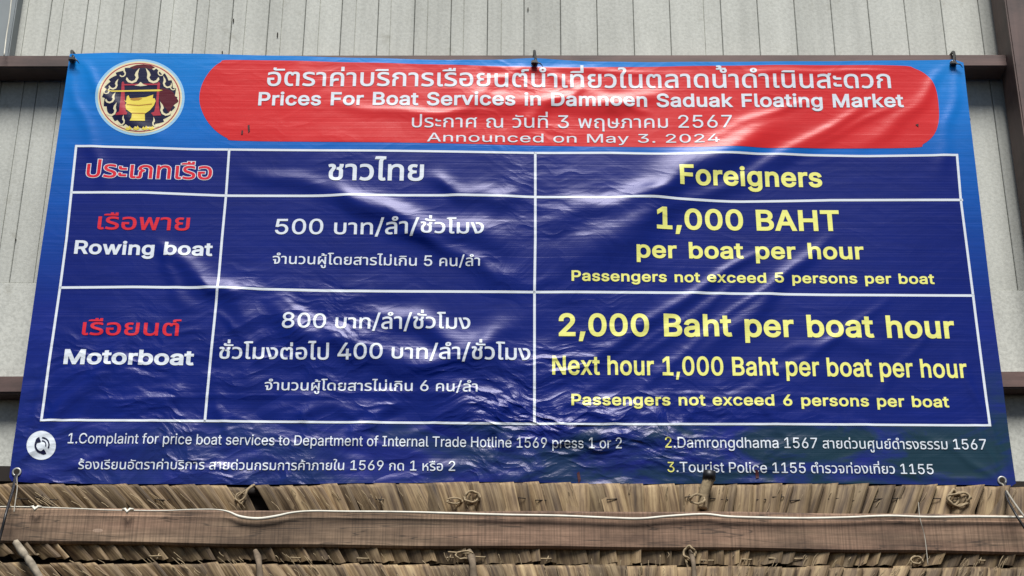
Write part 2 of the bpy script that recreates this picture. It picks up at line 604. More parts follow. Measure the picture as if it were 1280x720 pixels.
def rail(px_l, py_l, px_r, py_r, py_bot, x0, x1, label, name='crossbeam', y0=YR0, y1=YR1, mat='steel'):
    a, b = at(px_l, py_l, y0), at(px_r, py_r, y0)
    h = a[2] - at(px_l, py_bot, y0)[2]
    sl = (b[2] - a[2]) / (b[0] - a[0])
    bm = box_bm(x1 - x0, y1 - y0, h, 0.004, 2)
    for v in bm.verts:
        v.co.z += v.co.x * sl
    o = bm_object(name, bm, MAT[mat], None, ((x0 + x1) / 2, (y0 + y1) / 2, a[2] + sl * ((x0 + x1) / 2 - a[0]) - h / 2))
    return tag(o, label, 'beam', 'brown rails across the wall')


rail(40, 69, 1230, 68, 84, -2.0, 1.78, 'rust brown rail level with the banner\'s top edge, which is tied to it')
rail(10, 470, 1265, 464, 491, -2.0, 2.0, 'rust brown rail showing either side of the banner, level with the six-passenger line of print', y0=0.125)
rail(5, 582, 1275, 601, 603, -2.0, 2.0, 'blackened low rail peeking out at the banner\'s bottom corners just above the thatch', y0=0.04, mat='dark')  # near-black bar filling the gap behind the banner's bottom corners
# upright at the right
pl = at(1262, 40, 0.03)[0]
zc = ZC + 0.0
pb = box_bm(0.16, 0.14, 3.0, 0.005, 2)
post = bm_object('upright_post', pb, MAT['post'], None, (pl + 0.08, 0.10, ZC + 0.2))
tag(post, 'rust brown upright post at the right, running up past the end of the top rail', 'post')
# grey block in place of wall shade at far left, with a pale wire
gx = at(6, 60, 0.09)[0]
gp = bm_object('wall_shade_block', box_bm(0.2, 0.06, 1.4, 0.004, 2), MAT['wallshade'], None, (gx - 0.1, 0.168, z_rail + 0.66))
tag(gp, 'dull grey block standing in for shade on the wall in the top left corner above the rail', 'post')
tag(tube_obj('wire', [at(15.5, -14, 0.085), at(12, 20, 0.085), at(8, 45, 0.085), at(5, 70, 0.07)], 0.0022, MAT['cable'], None, 6),
    'thin white wire running down the grey shade block in the top left corner', 'wire')

# ---------------------------------------------------------------- banner
banner = empty('banner', (0, 0, ZC), 'large blue and red vinyl banner listing boat prices in Thai and English', 'banner')

# folds: (x0, y0, x1, y1, half width in m, height in m), end points measured on the photograph
FOLDS = [
    (1010, 150, 660, 345, 0.060, 0.0120), (1120, 120, 760, 300, 0.022, 0.0035), (860, 210, 672, 300, 0.035, 0.0070), (1160, 112, 900, 250, 0.014, 0.0018),
    (990, 300, 676, 480, 0.018, 0.0042), (945, 340, 690, 525, 0.014, 0.0034), (905, 360, 730, 490, 0.012, 0.0030), (1010, 320, 760, 520, 0.012, 0.0026),
    (1060, 290, 830, 470, 0.026, 0.0040), (1130, 360, 880, 530, 0.016, 0.0026), (1190, 380, 1080, 520, 0.012, 0.0012),
    (400, 225, 668, 335, 0.040, 0.0085), (290, 200, 560, 300, 0.030, 0.0036), (470, 290, 668, 352, 0.026, 0.0060), (520, 230, 668, 250, 0.030, 0.0050),
    (320, 362, 560, 500, 0.050, 0.0100), (340, 362, 470, 470, 0.016, 0.003), (440, 400, 667, 440, 0.040, 0.0085), (500, 470, 668, 400, 0.030, 0.0050),
    (200, 285, 330, 440, 0.035, 0.0050), (255, 380, 350, 470, 0.014, 0.002), (190, 300, 250, 400, 0.02, 0.0020), (240, 350, 330, 372, 0.02, 0.0030),
    (640, 150, 400, 131, 0.016, 0.0036), (860, 116, 540, 140, 0.034, 0.0050), (740, 100, 640, 170, 0.020, 0.003), (820, 150, 700, 112, 0.018, 0.0024),
    (560, 86, 860, 95, 0.010, 0.002), (1130, 86, 900, 98, 0.010, 0.0016), (1040, 120, 860, 182, 0.014, 0.0022),
    (50, 497, 660, 496, 0.010, 0.0020), (660, 494, 1236, 500, 0.006, 0.0008),
    (14, 598, 120, 500, 0.014, 0.004), (14, 598, 75, 420, 0.012, 0.0030), (14, 598, 260, 545, 0.014, 0.0030), (14, 598, 180, 400, 0.02, 0.003),
    (1262, 608, 1130, 535, 0.014, 0.0045), (1262, 608, 1195, 430, 0.012, 0.003), (1262, 608, 1000, 575, 0.013, 0.0035), (1262, 608, 1205, 520, 0.010, 0.003),
    (90, 72, 210, 190, 0.022, 0.0025), (90, 72, 130, 260, 0.02, 0.0018), (1192, 76, 1070, 200, 0.022, 0.0024), (1192, 76, 1180, 240, 0.018, 0.002),
    (668, 78, 560, 150, 0.018, 0.002), (668, 78, 800, 160, 0.018, 0.002), (668, 78, 668, 180, 0.014, 0.0014),
    (900, 606, 1010, 599, 0.014, 0.0050), (455, 604, 700, 599, 0.012, 0.0034),
    (360, 540, 430, 480, 0.016, 0.0034), (430, 565, 500, 490, 0.018, 0.0040), (500, 560, 580, 495, 0.016, 0.0038), (590, 560, 650, 495, 0.016, 0.0034), (350, 520, 480, 512, 0.02, 0.003),
    (720, 560, 680, 500, 0.018, 0.0040), (780, 560, 740, 500, 0.020, 0.0038), (830, 545, 900, 490, 0.012, 0.002), (300, 560, 260, 480, 0.014, 0.0026), (640, 545, 900, 540, 0.020, 0.0036),
    (180, 540, 240, 470, 0.014, 0.002), (120, 500, 260, 505, 0.016, 0.002), (1000, 560, 940, 500, 0.014, 0.0022), (1110, 560, 1050, 520, 0.014, 0.002), (270, 575, 460, 545, 0.014, 0.0024), (960, 440, 1120, 430, 0.02, 0.0018),
]
FW = []
for x0, y0, x1, y1, w, a in FOLDS:
    p, q = at(x0, y0), at(x1, y1)
    w2 = w * 1.15
    FW.append((p[0], p[2] - ZC, q[0], q[2] - ZC, w2, min(a, 0.2 * w) * (0.85 if w < 0.017 else 1.25)))
WAVES = [(rng.uniform(2, 9), rng.uniform(2, 9), rng.uniform(0, 6.3)) for _ in range(6)]


def height(x, z):
    """How far the sheet stands out towards the viewer (m) at banner coordinates x, z (z from the centre)."""
    h = 0.010 + 0.004 * np.cos(x * 1.9 + 0.4) * np.cos(z * 2.6) + 0.0030 * np.sin(3.1 * x + 4.0 * z + 1) + 0.0016 * np.sin(6.5 * x - 5.2 * z)
    h = h + 0.0011 * np.sin(21 * x + 2.0 * np.sin(2 * x)) * np.exp(-((z - 0.70) / 0.12) ** 2)
    h = h + 0.0022 * np.sin(13 * x + 1.4) * np.exp(-((z + 0.74) / 0.06) ** 2)
    for k, (x0, z0, x1, z1, w, a) in enumerate(FW):
        dx, dz = x1 - x0, z1 - z0
        L = math.hypot(dx, dz)
        ux, uz = dx / L, dz / L
        s = (x - x0) * ux + (z - z0) * uz
        t = -(x - x0) * uz + (z - z0) * ux
        t = t + w * 0.7 * np.sin(s / L * 5.3 + k * 1.7) + w * 0.25 * np.sin(s / L * 17 + k)
        e = np.clip(s / L, 0, 1)
        e0 = np.clip(e / 0.28, 0, 1)
        e1 = np.clip((1 - e) / 0.28, 0, 1)
        env = e0 * e0 * (3 - 2 * e0) * e1 * e1 * (3 - 2 * e1)
        ww = w * (0.6 + 0.7 * e)
        h = h + a * env * np.exp(-(t / ww) ** 2)
    return h


def height_normal(x, z):
    d = 0.0015
    gx = (height(x + d, z) - height(x - d, z)) / (2 * d)
    gz = (height(x, z + d) - height(x, z - d)) / (2 * d)
    n = np.stack([-(-gx), -np.ones_like(gx), -(-gz)], 1)
    # surface y = -h(x,z): outward normal (towards -y) is (-dh/dx... ) expressed below
    n = np.stack([-gx, -np.ones_like(gx), -gz], 1)
    return n / np.linalg.norm(n, axis=1, keepdims=True)


def winding_inside(pts, loops):
    if len(pts) > 4000:
        return np.concatenate([winding_inside(pts[i:i + 4000], loops) for i in range(0, len(pts), 4000)])
    w = np.zeros(len(pts))
    X, Z = pts[:, 0][:, None], pts[:, 1][:, None]
    for L in loops:
        a = L
        b = np.roll(L, -1, 0)
        ax, az, bx, bz = a[:, 0], a[:, 1], b[:, 0], b[:, 1]
        up = (az <= Z) & (bz > Z)
        dn = (az > Z) & (bz <= Z)
        cr = (bx - ax) * (Z - az) - (X - ax) * (bz - az)
        w += (up & (cr > 0)).sum(1) - (dn & (cr < 0)).sum(1)
    return w != 0


LAYER = 0.0006


def triangulate(loops, grid):
    """Fill loops (arrays of x,z) with triangles small enough to follow the folds of the sheet."""
    verts, edges = [], []
    for L in loops:
        b = len(verts)
        out = []
        for i in range(len(L)):
            p, q = L[i], L[(i + 1) % len(L)]
            k = max(1, int(np.linalg.norm(q - p) / grid))
            for j in range(k):
                out.append(p + (q - p) * j / k)
        verts += out
        n = len(out)
        edges += [(b + i, b + (i + 1) % n) for i in range(n)]
    A = np.array(verts)
    lo, hi = A.min(0), A.max(0)
    gxs = np.arange(lo[0] + grid / 2, hi[0], grid)
    gzs = np.arange(lo[1] + grid / 2, hi[1], grid)
    if len(gxs) and len(gzs):
        GX, GZ = np.meshgrid(gxs, gzs)
        gp = np.stack([GX.ravel(), GZ.ravel()], 1)
        # keep grid points off the outline
        ok = np.ones(len(gp), bool)
        if len(gp) < 60000:
            kd = KDTree(len(verts))
            for i, p in enumerate(verts):
                kd.insert((p[0], p[1], 0), i)
            kd.balance()
            far = np.array([kd.find((p[0], p[1], 0))[2] > grid * 0.4 for p in gp], bool)
            gp = gp[far]
            if len(gp):
                gp = gp[winding_inside(gp, loops)]
        verts += list(gp)
    res = delaunay_2d_cdt([Vector((float(v[0]), float(v[1]))) for v in verts], edges, [], 0, 1e-6)
    V = np.array([(v[0], v[1]) for v in res[0]])
    Fc = [tuple(f) for f in res[2]]
    cen = np.array([V[list(f)].mean(0) for f in Fc])
    keep = winding_inside(cen, loops)
    Fc = [f for f, k in zip(Fc, keep) if k]
    return V, Fc


def drape_mesh(name, parts, layer, mat, parent, label=None):
    """parts: list of (V (n,2), faces); lays them on the folded sheet as one printed area."""
    Vs, Fs = [], []
    for V, Fc in parts:
        b = sum(len(v) for v in Vs)
        Vs.append(V)
        Fs += [tuple(b + i for i in f) for f in Fc]
    V = np.concatenate(Vs)
    used = np.zeros(len(V), bool)
    for f in Fs:
        used[list(f)] = True
    idx = np.cumsum(used) - 1
    V = V[used]
    Fs = [tuple(int(idx[i]) for i in f) for f in Fs]
    nrm = height_normal(V[:, 0], V[:, 1])
    h = height(V[:, 0], V[:, 1])
    P = np.stack([V[:, 0], -h, V[:, 1]], 1) + nrm * LAYER * layer
    # orient faces towards the viewer
    out = []
    for f in Fs:
        a, b, c = V[f[0]], V[f[1]], V[f[2]]
        cr = (b[0] - a[0]) * (c[1] - a[1]) - (b[1] - a[1]) * (c[0] - a[0])
        out.append(f if cr > 0 else f[::-1])
    me = bpy.data.meshes.new(name)
    me.from_pydata([tuple(p) for p in P], [], out)
    me.materials.append(mat)
    me.polygons.foreach_set('use_smooth', [True] * len(me.polygons))
    me.update()
    me.normals_split_custom_set_from_vertices([tuple(n) for n in nrm])
    ob = bpy.data.objects.new(name, me)
    COL.objects.link(ob)
    ob.parent = parent
    if label:
        ob['label'] = label
    return ob


def px_loop(pts):
    A = np.array([at(x, y) for x, y in pts])
    L = np.stack([A[:, 0], A[:, 2] - ZC], 1)
    return L


def spline_px(pts, n=6, closed=True):
    P = [np.array(p, float) for p in pts]
    out = []
    m = len(P)
    for i in range(m):
        a, b, c, d = P[(i - 1) % m], P[i], P[(i + 1) % m], P[(i + 2) % m]
        for k in range(n):
            t = k / n
            out.append(0.5 * ((2 * b) + (-a + c) * t + (2 * a - 5 * b + 4 * c - d) * t * t + (-a + 3 * b - 3 * c + d) * t ** 3))
    return out


def print_area(name, px_pts, layer, mat, parent=banner, grid=0.009, label=None, curved=False):
    pts = spline_px(px_pts) if curved else px_pts
    return drape_mesh(name, [triangulate([px_loop(pts)], grid)], layer, MAT[mat], parent, label)


# the sheet itself, with a slightly uneven outline
outline = [(88, 69), (140, 68), (200, 69), (300, 71), (400, 73), (480, 75), (560, 77), (620, 76), (668, 74), (740, 78), (850, 79), (950, 79.5), (1050, 79), (1130, 78), (1192, 77), (1203, 81),
           (1211, 150), (1221, 230), (1231, 310), (1241, 390), (1251, 465), (1259, 535), (1268, 606), (1262, 610), (1230, 608), (1120, 606.5), (1000, 606), (960, 604.5), (900, 606), (800, 606), (690, 604), (600, 603.5), (500, 605), (400, 606), (300, 607), (200, 606.5), (100, 606), (40, 605),
           (16, 603), (13, 598), (16, 570), (24, 515), (36, 430), (50, 330), (64, 235), (76, 150)]
sheet = print_area('sheet', outline, 0, 'sheet', grid=0.0085)

# the navy field of the price table
tl, tr, br, bl = (96, 184), (1195, 196), (1236, 533), (53, 527)
print_area('table_field', [tl, (300, 190), (500, 192), (668, 193), (900, 194.5), tr, br, (900, 532), (668, 531), (300, 529), bl], 1, 'navy', grid=0.0085, label='navy blue field printed behind the price table')
# rounded red heading panel
pan = []
for cx, cy, rx, ry, a0, a1 in ((296, 131, 46, 51, 90, 270), (1128, 135, 45, 51, -90, 90)):
    pass
pan += [(292, 77.5), (400, 79), (520, 82), (640, 85), (700, 85.5), (850, 84.5), (1000, 84), (1120, 84.5), (1142, 88), (1158, 97), (1168, 112), (1172, 133), (1172, 155), (1166, 171), (1153, 182), (1136, 186.5),
        (1000, 186.5), (850, 186), (700, 184.5), (560, 182), (420, 180), (300, 177.5), (284, 174), (268, 163), (256, 147), (250, 128), (253, 109), (263, 92), (276, 81)]
print_area('heading_panel', spline_px(pan, 4), 1, 'red', grid=0.0085, label='red panel with rounded ends behind the heading')


def line_loop(pts, w):
    """A printed rule of width w (m) along measured points."""
    P = px_loop(pts)
    d = np.gradient(P, axis=0)
    d /= np.linalg.norm(d, axis=1, keepdims=True)
    n = np.stack([-d[:, 1], d[:, 0]], 1)
    P[0] -= d[0] * w * 0.5
    P[-1] += d[-1] * w * 0.5
    return np.concatenate([P + n * w / 2, (P - n * w / 2)[::-1]])


def dens(pts, n=24, wob=0.0):
    P = np.array(pts, float)
    s = np.r_[0, np.cumsum(np.linalg.norm(np.diff(P, axis=0), axis=1))]
    t = np.linspace(0, s[-1], n)
    return np.stack([np.interp(t, s, P[:, 0]), np.interp(t, s, P[:, 1])], 1)


RULES = [
    ([(96, 184), (180, 186), (240, 188), (287, 188.5), (400, 190.5), (520, 192), (669, 193.5), (760, 193), (860, 195), (960, 194), (1080, 196.5), (1195, 196)], 0.0080),
    ([(90, 242), (180, 241.5), (283, 246), (400, 247.5), (560, 247), (669, 249), (800, 250.5), (920, 253.5), (1040, 251), (1201, 251.5)], 0.0085),
    ([(76, 361), (170, 360), (273, 362), (400, 365), (560, 366.5), (668, 368), (860, 368), (1040, 370), (1216, 370)], 0.0085),
    ([(53, 527), (256, 528), (480, 529.5), (668, 531), (900, 532), (1236, 533)], 0.0072),
    ([(96, 184), (90, 242), (84, 300), (76, 361), (64, 445), (53, 527)], 0.0078),
    ([(287, 188.5), (283, 246), (278, 300), (273, 362), (265, 440), (257, 528)], 0.0078),
    ([(669, 193.5), (669, 300), (668, 368), (668, 531)], 0.0080),
    ([(1195, 196), (1200, 251), (1208, 310), (1216, 370), (1226, 450), (1236, 533)], 0.0078),
]
for pts, w in RULES:
    drape_mesh('rule', [triangulate([line_loop(dens(pts, 90), w)], 0.009)], 2, MAT['white'], banner)


# ---------------------------------------------------------------- lettering
UPPER = set('\u0e31\u0e34\u0e35\u0e36\u0e37')
TONE = set('\u0e48\u0e49\u0e4a\u0e4b\u0e4c')


def layout(text, space, track):
    x = 0.0
    out = []
    for i, ch in enumerate(text):
        if ch == ' ':
            x += space
            continue
        adv, cs = GL[ch]
        dx, dy = 0.0, 0.0
        if ch in TONE:
            if i and text[i - 1] in UPPER:
                dy = 92
            elif i + 1 < len(text) and text[i + 1] == '\u0e33':
                dy, dx = 88, -20
        sq = 0.75 if ch in TONE or ch in UPPER else 1.0
        out.append([np.array([(u, 432 + (v - 440) * sq if sq < 1 else v) for u, v in zip(c[::2], c[1::2])], float) + (x + dx, dy) for c in cs])
        x += adv
        if adv > 50:
            x += track
    return out


def embolden(loops, d):
    d = d * 0.82
    """Push outlines outwards by d (same units); the outer contours fix the side."""
    if not d:
        return loops

    def area(L):
        return 0.5 * np.sum(L[:, 0] * np.roll(L[:, 1], -1) - np.roll(L[:, 0], -1) * L[:, 1])
    big = max(loops, key=lambda L: abs(area(L)))
    sgn = 1.0 if area(big) > 0 else -1.0
    out = []
    for L in loops:
        e = np.roll(L, -1, 0) - L
        ln = np.linalg.norm(e, axis=1, keepdims=True)
        keep = ln[:, 0] > 0.5
        L = L[keep]
        if len(L) < 3:
            continue
        e = np.roll(L, -1, 0) - L
        e /= np.linalg.norm(e, axis=1, keepdims=True)
        n = np.stack([e[:, 1], -e[:, 0]], 1) * sgn
        m = n + np.roll(n, 1, 0)
        ml = np.linalg.norm(m, axis=1, keepdims=True)
        m = np.where(ml > 0.3, m / np.maximum(ml, 1e-6), n)
        k = 1.0 / np.clip((m * n).sum(1, keepdims=True), 0.6, 1.0)
        out.append(L + m * k * d)
    return out


def letter(text, xl, yl, xr, yr, capu, cappx, mat, bold=0, space=140, track=0, layer=3, label=None, outline=None, name='lettering', colors=None, xbold=None, single=False):
    """capu: glyph units that measure cappx photograph pixels."""
    glyphs = layout(text, space, track)
    allp = np.concatenate([c for g in glyphs for c in g])
    gx0, gx1 = allp[:, 0].min() - bold, allp[:, 0].max() + bold
    A, B = at(xl, yl), at(xr, yr)
    A, B = A[[0, 2]] - (0, ZC), B[[0, 2]] - (0, ZC)
    mx, my = (xl + xr) / 2, (yl + yr) / 2
    U = at(mx, my - cappx)[[0, 2]] - at(mx, my)[[0, 2]]
    up = np.array([0.0, np.linalg.norm(U)]) / capu
    run = (B - A) / (gx1 - gx0)

    def to_plane(L):
        return A + (L[:, :1] - gx0) * run + L[:, 1:] * up

    def build(d, lay, m, nm, lb, sel=None):
        groups = []
        chars = [c for c in text if c != ' ']
        for i, g in enumerate(glyphs):
            if sel is not None and i not in sel:
                continue
            loops = [to_plane(L) for L in embolden(g, d)]
            t = triangulate(loops, 0.009)
            if groups and (not single or GL[chars[i]][0] < 50):
                groups[-1].append(t)            # vowel and tone marks stay with their consonant
            else:
                groups.append([t])
        for parts in groups:
            o = drape_mesh('letter' + nm[9:] if single else nm, parts, lay, MAT[m], banner, None if single else lb)
            if not single:
                o['kind'] = 'stuff'
    if outline:
        build(bold + outline[1], layer - 0.5, outline[0], name + '_outline', None)
    if colors:
        n = colors[0]
        build(bold, layer, colors[1], name, label + ', leading figure', set(range(n)))
        build(bold, layer, mat, name, label, set(range(n, len(glyphs))))
    else:
        build(bold, layer, mat, name, label)


